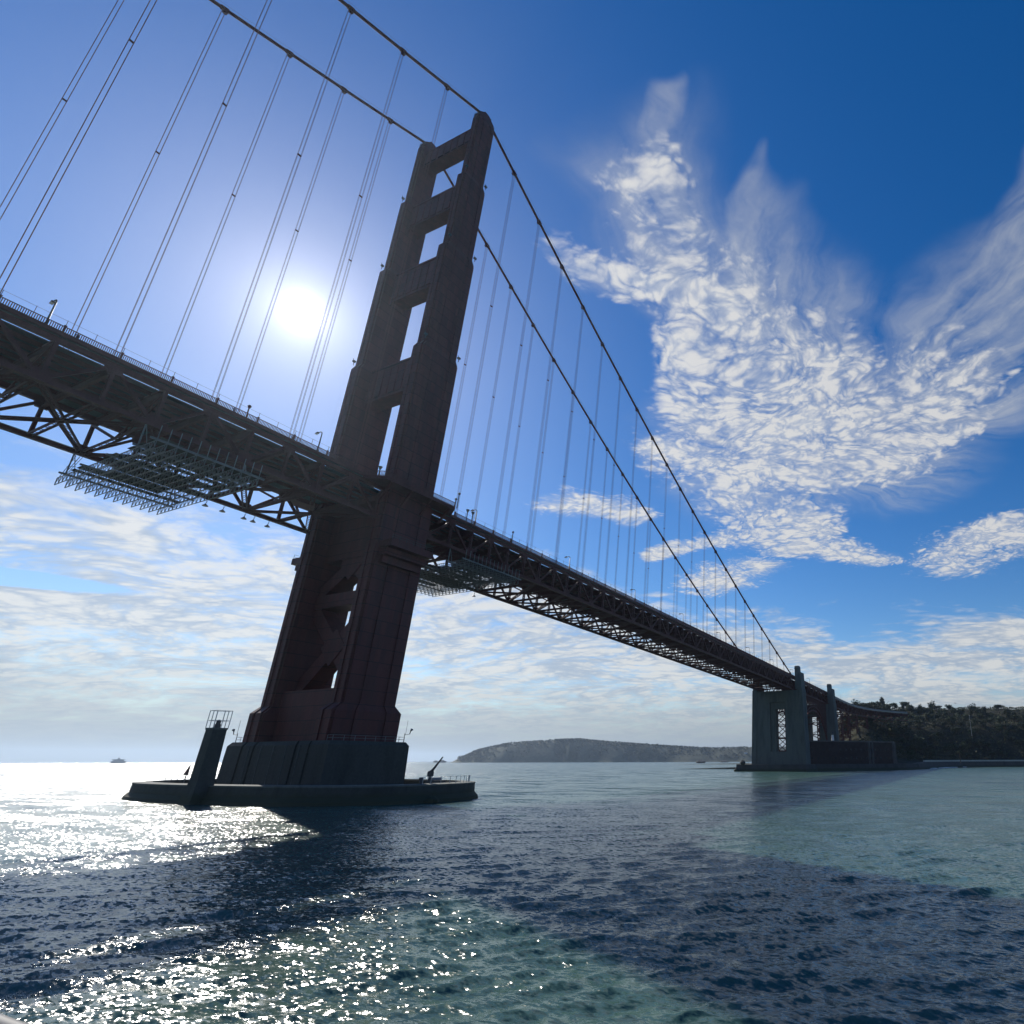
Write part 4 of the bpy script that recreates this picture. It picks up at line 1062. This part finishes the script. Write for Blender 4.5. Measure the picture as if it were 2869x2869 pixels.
# a palm, a pole, parked cars and a gull
t = empty('palm_tree', (560, -117, float(hill_h(560, -117))), 'single thin palm-like tree standing above the wood on the hill', 'tree')
zb = float(hill_h(560, -117)); top = Vector((560.3, -117, zb+11))
mb = MB(); mb.tube([(560, -117, zb-1), (560.1, -117, zb+6), top], [.4, .3, .25], 7); mb.build('trunk', 'bark', t)
mb = MB()
for k in range(16):
    a = 2*math.pi*k/16; e = rnd.uniform(-.1, .9); L = rnd.uniform(2.2, 3.2); d = Vector((math.cos(a), math.sin(a), 0)); n = Vector((-d.y, d.x, 0))
    prev = top
    for j in range(4):
        q = top+d*L*(j+1)/4+Vector((0, 0, e*(j+1)/2-.28*(j+1)**2*.5)); w = .35*(1-j/4.5)
        mb.add([prev-n*w, prev+n*w, q+n*w*.7, q-n*w*.7], [(0, 1, 2, 3)]); prev = q
mb.build('crown', 'leaf_mid', t)
t = empty('flagpole', (553, -131, 38), 'thin pale pole rising from the wood in the middle of the hillside', 'pole')
mb = MB(); mb.tube([(553, -131, 30), (553, -131, 50)], [.16, .08], 6); mb.build('pole', 'galvanised', t)
mb = MB(); mb.tube([(553, -131, 50), (553, -131, 50.2), (553, -131, 50.4)], [.1, .2, .05], 6); mb.build('finial', 'white_paint', t)
def car(x, y, z, rz, mat, label):
    t = empty('parked_car', (x, y, z), label, 'car', 'cars parked along the sea wall'); t.rotation_euler = (0, 0, rz)
    def loc(mb, nm, m):
        o = bpy.data.objects.new(nm, mb.mesh(nm, m)); COL.objects.link(o); o.parent = t; return o
    mb = MB(); pr = [(-2.2, .35), (-2.25, .8), (-1.5, .95), (-.9, 1.42), (.7, 1.45), (1.4, 1.0), (2.15, .85), (2.2, .35)]
    mb.loft([[(a, -.85, b) for a, b in pr], [(a, .85, b) for a, b in pr]]); loc(mb, 'body', mat)
    mb = MB(); pr = [(-1.35, .98), (-.85, 1.36), (.62, 1.38), (1.2, 1.0)]; mb.loft([[(a, -.87, b) for a, b in pr], [(a, .87, b) for a, b in pr]]); loc(mb, 'window', 'glass_dark')
    for a in (-1.35, 1.35):
        for b in (-.8, .8):
            mb = MB(); mb.tube([(a, b-.1, .33), (a, b+.1, .33)], .33, 10); loc(mb, 'wheel', 'dark_paint')
car(548, -86.5, 6.1, .1, 'white_paint', 'white car on the shore road at the foot of the wood, left of the others')
car(560, -88.5, 6.1, .1, 'grey_paint', 'grey car on the shore road right beside the white one')
car(600, -93.5, 6.1, .1, 'white_paint', 'brightest white car on the shore road, farthest right')
t = empty('gull', (549.3, -119.6, 61.8), 'single grey gull flying just above the wooded hill', 'bird')
mb = MB(); mb.tube([(549.3, -118.9, 61.7), (549.3, -119.3, 61.8), (549.3, -120.0, 61.8), (549.3, -120.5, 61.75)], [.05, .22, .2, .05], 8); mb.build('body', 'feather', t)
for sg in (-1, 1):
    mb = MB(); w = [(0, 0, 0), (1.4, .25, .9), (2.6, -.1, .95)]
    for (a, b) in zip(w[:-1], w[1:]):
        mb.loft([[(549.3+sg*a[0], -119.4+a[1]-.3, 61.85+a[2]), (549.3+sg*a[0], -119.4+a[1]+.3, 61.85+a[2]), (549.3+sg*a[0], -119.4+a[1], 61.93+a[2])], [(549.3+sg*b[0], -119.4+b[1]-.14, 61.85+b[2]), (549.3+sg*b[0], -119.4+b[1]+.14, 61.85+b[2]), (549.3+sg*b[0], -119.4+b[1], 61.91+b[2])]])
    mb.build('wing', 'feather', t)
# surf breaking along the sea wall on the right and at the fender
mb = MB(); r_ = random.Random(77)
for k in range(700):
    f = r_.random()
    if k < 700:
        i = 8+int(f*2.999); g_ = r_.random(); p = Vector(SHORE[i]).lerp(Vector(SHORE[i+1]), g_); x = p.x-abs(r_.gauss(0, 2.2))-.6; y = p.y-abs(r_.gauss(0, 2.2))*.6
        if math.sin(x*.21)+math.sin(x*.077+1) < -.3: continue
        sx, sy = r_.uniform(.5, 1.6), r_.uniform(.3, .9)
    n = 6; z = .16+r_.uniform(0, .3)
    mb.loft([[(x+sx*math.cos(6.28*q/n)*w, y+sy*math.sin(6.28*q/n)*w, z+zz) for q in range(n)] for w, zz in ((1, -.3), (.8, .05), (.3, .14))])
struct(mb.build('surf_foam', 'white_paint'), 'stuff', 'white surf breaking along the sea wall on the right')
# boulders at the end of the sea wall
def rock(x, y, z, s, label, mat='tide_stone', group=None, flat_=.7):
    r = random.Random(int(x*7+y*3)); mb = MB(); rings = []
    n = 9
    for i in range(6):
        f = i/5; rr = math.sin(math.pi*(.12+.86*f)); rings.append([(x+s*rr*math.cos(2*math.pi*k/n)*r.uniform(.8, 1.15), y+s*rr*math.sin(2*math.pi*k/n)*r.uniform(.8, 1.15), z-s*flat_*.6+2*s*flat_*f*r.uniform(.9, 1.1)) for k in range(n)])
    mb.loft(rings); o = mb.build('sea_rock', mat, org=(x, y, z)); tag(o, label, 'rock', group); return o
rock(331, 24.5, 5.6, 2.4, 'angular boulder sitting on the left end of the sea wall')
rock(328, 28.5, .3, 2.0, 'low wet rock in the water off the left end of the sea wall')
rock(-7.5, -49.5, .1, 1.4, 'small dark rock awash at the right end of the fender')

# ------------------------------------------------------------------ far headland
HP = [(1272, 2134), (1310, 2117), (1350, 2100), (1430, 2082), (1560, 2072), (1620, 2069), (1700, 2077), (1800, 2084), (1900, 2091), (2000, 2096), (2110, 2092), (2200, 2092), (2320, 2088), (2420, 2092)]
RID = [(2578, 2822, 2), (2641, 2762, 39), (2695, 2710, 73), (2805, 2597, 108), (2985, 2393, 129), (3066, 2291, 135), (3173, 2147, 120), (3299, 1958, 105), (3415, 1758, 90), (3520, 1551, 80), (3622, 1315, 88), (3690, 1130, 88), (3770, 880, 92), (3830, 640, 92), (3900, 300, 85), (4000, -200, 80)]
rid = np.array(RID, float); tt = np.linspace(0, 1, len(rid)); T = np.linspace(0, 1, 160)
rx_ = np.interp(T, tt, rid[:, 0]); ry_ = np.interp(T, tt, rid[:, 1]); rz_ = np.interp(T, tt, rid[:, 2])
cx0, cy0 = CAM.x, CAM.y
dirx = rx_-cx0; diry = ry_-cy0; dl = np.hypot(dirx, diry); dirx /= dl; diry /= dl
prof = [(-230, -.03), (-190, .0), (-170, .12), (-120, .42), (-60, .78), (0, 1.0), (90, 1.0), (260, .8), (600, .3), (900, -.05)]
vs = []; 
for off, k in prof:
    nz = vnoise(np.arange(160)/4.0, np.full(160, off/70.0), 11)-.5+1.5*(vnoise(np.arange(160)/2.3, np.full(160, off/200.0), 13)-.5)*(off < -20)
    vs.append(np.stack([rx_+dirx*off+nz*30, ry_+diry*off+nz*30, np.where(k > 0, rz_*k+nz*10*min(1, k), -4)], -1))
V = np.array(vs); n0, n1 = V.shape[:2]; idx = np.arange(n0*n1).reshape(n0, n1)
mb = MB(); mb.v = [tuple(v) for v in V.reshape(-1, 3)]; mb.f = [tuple(f) for f in np.stack([idx[:-1, :-1], idx[:-1, 1:], idx[1:, 1:], idx[1:, :-1]], -1).reshape(-1, 4)]
head = mb.build('headland', 'headland_ground', smooth=True); struct(head)
# far-off wood on it
mb = MB(); r_ = random.Random(9)
for k in range(7000):
    i = r_.randrange(6, 159); off = r_.uniform(-160, 60) if k % 3 else r_.uniform(-20, 60)
    f = np.interp(off, [p[0] for p in prof], [p[1] for p in prof]); zb = rz_[i]*f-3
    if zb < 3 or (i > 95 and r_.random() < .15): continue
    x = rx_[i]+dirx[i]*off+r_.uniform(-12, 12); y = ry_[i]+diry[i]*off+r_.uniform(-12, 12); h = r_.uniform(6, 15)*(1.0 if i < 105 else .6); w = h*r_.uniform(.35, .6)
    for q in range(7):
        p = Vector((x+r_.gauss(0, w*.45), y+r_.gauss(0, w*.45), zb+h*r_.uniform(.25, .95))); s_ = w*r_.uniform(.35, .75)
        a = Vector((r_.gauss(0, 1), r_.gauss(0, 1), r_.gauss(0, .5))).normalized()*s_; b = Vector((r_.gauss(0, 1), r_.gauss(0, 1), r_.gauss(0, .5))).normalized()*s_
        mb.add([p-a, p+b, p+a, p-b], [(0, 1, 2, 3)])
fo = mb.build('headland_wood', 'leaf_far'); struct(fo, 'stuff', 'far-off wood covering the hazy headland across the water')
# pale houses low on its right part
for k, (i, off, w, h) in enumerate(((104, -95, 16, 9), (118, -120, 22, 10), (122, -100, 14, 8), (126, -125, 18, 9), (112, -70, 15, 8), (108, -120, 13, 8), (115, -95, 16, 9), (120, -75, 15, 8), (124, -60, 18, 9), (128, -90, 14, 8), (130, -118, 16, 8))):
    f = np.interp(off, [p[0] for p in prof], [p[1] for p in prof]); x = float(rx_[i]+dirx[i]*off); y = float(ry_[i]+diry[i]*off); z = float(rz_[i]*f)-3
    t = empty('house', (x, y, z), 'tiny pale house on the right part of the hazy headland', 'house', 'pale houses on the headland')
    mb = MB(); mb.box(x-w/2, x+w/2, y-w/2, y+w/2, z, z+h); mb.build('wall', 'white_paint', t)
    mb = MB(); mb.loft([[(x-w*.55, y-w*.55, z+h), (x+w*.55, y-w*.55, z+h), (x+w*.55, y+w*.55, z+h), (x-w*.55, y+w*.55, z+h)], [(x-w*.5, y-.4, z+h*1.4), (x+w*.5, y-.4, z+h*1.4), (x+w*.5, y+.4, z+h*1.4), (x-w*.5, y+.4, z+h*1.4)]]); mb.build('roof', 'stone', t)
rock(2560, 2920, 2, 16, 'leftmost low rock off the tip of the headland', 'stone', None, .45)
rock(2570, 2880, 2, 22, 'larger low rock between the leftmost one and the headland tip', 'stone', None, .4)
rock(1620, 700, 1, 15, 'dark rock in the water left of the concrete pylon', 'stone', None, .45)
rock(2350, 950, 1, 20, 'low flat rock between the dark rock and the concrete pylon', 'stone', None, .25)

# ship on the horizon
ship = empty('cargo_ship', (2120, 5422, 0), 'tiny grey cargo ship seen end-on at the horizon, far left', 'ship')
sd_ = Vector((.93, -.37, 0)); sn = Vector((.37, .93, 0)); sc_ = Vector((2120, 5422, 0))
def sbox(nm, w0, w1, l, z0, z1, off, mat):
    mb = MB(); mb.loft([[sc_+sd_*(a*w+off)+sn*b*l+Vector((0, 0, z)) for a, b in ((-1,-1),(1,-1),(1,1),(-1,1))] for w, z in ((w0, z0), (w1, z1))]); mb.build(nm, mat, ship)
sbox('hull', 33, 41, 20, -1, 13, 0, 'hull_grey'); sbox('deckhouse', 30, 24, 10, 12.9, 22, -2, 'hull_grey'); sbox('bridge_wing', 34, 34, 5, 21.8, 26, -3, 'hull_grey'); sbox('funnel', 7, 5, 5, 25.8, 33, -2, 'hull_grey'); sbox('mast', 1.4, .8, 1.2, 32.8, 42, -4, 'hull_grey')

# the boat under the photographer: only its rail shows, bottom left
boat = empty('tour_boat', (-99.5, -152, 0), 'grey rail and bulwark of the boat at the bottom left corner', 'boat')
mb = MB(); mb.tube([(-96.06, y, 6.655) for y in np.linspace(-158, -141, 12)], .055, 12); mb.build('top_rail', 'rail_grey', boat, smooth=True)
mb = MB(); mb.box(-96.12, -96.07, -158, -141, 5.5, 6.62); mb.build('bulwark', 'dark_paint', boat)
mb = MB(); hullp = [(-103, -166), (-96.2, -166), (-96.0, -160), (-96.0, -141), (-99.5, -136), (-103, -141)]
mb.prism(hullp, -1.0, 5.45); mb.build('hull', 'white_paint', boat)

# ------------------------------------------------------------------ water
def build_water():
    th_dense = np.arange(-62, 66.01, .16); rest = np.arange(68, 298, 2.0)
    th = np.radians(np.concatenate([th_dense, rest]))+YAW
    r = [2.5]
    while r[-1] < 420: r.append(r[-1]*1.0078+.0)
    while r[-1] < 15000: r.append(r[-1]*1.045)
    r = np.array(r); nr, nt = len(r), len(th)
    RR, TH = np.meshgrid(r, th, indexing='ij')
    X = CAM.x+RR*np.cos(TH); Y = CAM.y+RR*np.sin(TH)
    rs = np.random.RandomState(21)
    H = np.zeros_like(X); DX = np.zeros_like(X); DY = np.zeros_like(X)
    wind = math.radians(214.0)         # waves run roughly towards the boat
    lams = np.exp(rs.uniform(math.log(.6), math.log(6.5), 150))
    step = np.gradient(r)
    for lam in lams:
        spread = rs.normal(0, .42 if lam < 2.5 else .27)
        a = wind+spread; k = 2*math.pi/lam
        amp = .0056*lam**.50*rs.uniform(.5, 1.5)*(1.0 if lam < 2.6 else .55)
        ph = rs.uniform(0, 2*math.pi)
        fade = np.clip((lam/np.maximum(step, r*math.radians(.16))-2.2)/2.5, 0, 1)
        n = int((fade > 0).sum())
        if n == 0: continue
        arg = k*(X[:n]*math.cos(a)+Y[:n]*math.sin(a))+ph
        f = (amp*fade[:n])[:, None]
        s, c = np.sin(arg), np.cos(arg)
        H[:n] += f*s; DX[:n] += f*c*math.cos(a)*.85; DY[:n] += f*c*math.sin(a)*.85
    gust = .7+.6*vnoise(X/23+50, Y/23+50, 31)
    H *= gust; X = X+DX*gust; Y = Y+DY*gust
    me = bpy.data.meshes.new('water')
    nv = nr*nt
    co = np.stack([X, Y, H], -1).reshape(-1).astype(np.float32)
    idx = np.arange(nv).reshape(nr, nt); nxt = np.roll(idx, -1, axis=1)
    q = np.stack([idx[:-1], idx[1:], nxt[1:], nxt[:-1]], -1).reshape(-1, 4)
    # close the middle with one fan
    fan = np.array(idx[0])
    me.vertices.add(nv); me.vertices.foreach_set('co', co)
    nq = len(q); nl = nq*4+nt
    me.loops.add(nl); me.loops.foreach_set('vertex_index', np.concatenate([q.reshape(-1), fan]).astype(np.int32))
    me.polygons.add(nq+1)
    me.polygons.foreach_set('loop_start', np.concatenate([np.arange(nq)*4, [nq*4]]).astype(np.int32))
    me.polygons.foreach_set('loop_total', np.concatenate([np.full(nq, 4), [nt]]).astype(np.int32))
    me.update(calc_edges=True); me.validate()
    me.polygons.foreach_set('use_smooth', np.ones(len(me.polygons), bool))
    o = bpy.data.objects.new('water', me); COL.objects.link(o); struct(o)
    m = bpy.data.materials.new('sea_water'); m.use_nodes = True; N = NT(m.node_tree); b = m.node_tree.nodes['Principled BSDF']
    g = N.new('ShaderNodeNewGeometry'); pos = g.outputs['Position']
    n1 = N.noise(pos, .02, 4, .6)
    col = N.mix(n1, WATER_A, WATER_B)
    N.l.new(col, b.inputs['Base Color'])
    b.inputs['IOR'].default_value = 1.333; b.inputs['Specular IOR Level'].default_value = .5
    rot = R(20)
    def ripple(scx, scy, seed, k, det, ro=rot):
        """random surface tilt at one scale of ripples, as a vector"""
        t = N.new('ShaderNodeTexNoise'); N.put(t.inputs['Vector'], N.mapping(pos, loc=(seed, seed*.6, 0), rot=(0, 0, ro), sc=(scx, scy, 1)))
        t.inputs['Scale'].default_value = 1.0; t.inputs['Detail'].default_value = det; t.inputs['Roughness'].default_value = .62
        v = N.new('ShaderNodeVectorMath', operation='SUBTRACT'); N.put(v.inputs[0], t.outputs['Color']); v.inputs[1].default_value = (.5, .5, .5)
        w = N.new('ShaderNodeVectorMath', operation='MULTIPLY'); N.put(w.inputs[0], v.outputs[0]); w.inputs[1].default_value = (k, k, 0)
        return w.outputs[0]
    def vadd(a, b):
        v = N.new('ShaderNodeVectorMath', operation='ADD'); N.put(v.inputs[0], a); N.put(v.inputs[1], b); return v.outputs[0]
    def vsc(a, f):
        v = N.new('ShaderNodeVectorMath', operation='SCALE'); N.put(v.inputs[0], a); N.put(v.inputs['Scale'], f); return v.outputs[0]
    # far away the mesh carries no waves: their tilt comes from here
    cd = N.new('ShaderNodeVectorMath', operation='DISTANCE'); N.put(cd.inputs[0], pos); cd.inputs[1].default_value = CAM
    farf = N.ss(cd.outputs['Value'], 60.0, 320.0)
    N.l.new(N.m('MULTIPLY_ADD', N.ss(cd.outputs['Value'], 15.0, 260.0), .06, WATER_R), b.inputs['Roughness'])
    tilt = vadd(ripple(4.2, 1.9, 3, 1.75, 3), vsc(ripple(.75, .26, 11, 1.5, 3), N.m('MULTIPLY_ADD', farf, .65, .35)))
    tilt = vadd(tilt, vsc(ripple(.16, .05, 23, 1.7, 4), N.ss(cd.outputs['Value'], 50.0, 200.0)))
    nv_ = N.new('ShaderNodeVectorMath', operation='NORMALIZE'); N.put(nv_.inputs[0], vadd(g.outputs['Normal'], tilt))
    N.l.new(nv_.outputs[0], b.inputs['Normal'])
    me.materials.append(m)
WATER_A, WATER_B, WATER_R = (.042, .094, .080, 1), (.054, .112, .091, 1), .16
build_water()

# ------------------------------------------------------------------ air
mb = MB(); mb.box(-15600, 15600, -15600, 15600, -5.0, 232.0)
HZ = bpy.data.materials.new('haze'); HZ.use_nodes = True
for n in list(HZ.node_tree.nodes):
    if n.type != 'OUTPUT_MATERIAL': HZ.node_tree.nodes.remove(n)
pv = HZ.node_tree.nodes.new('ShaderNodeVolumePrincipled')
pv.inputs['Color'].default_value = (.60, .77, 1.0, 1); pv.inputs['Density'].default_value = HAZE_D; pv.inputs['Anisotropy'].default_value = .70
HZ.node_tree.links.new(pv.outputs[0], [n for n in HZ.node_tree.nodes if n.type == 'OUTPUT_MATERIAL'][0].inputs['Volume'])
MATS['haze'] = HZ
struct(mb.build('haze', 'haze'), 'stuff', 'thin sea haze over the whole strait')
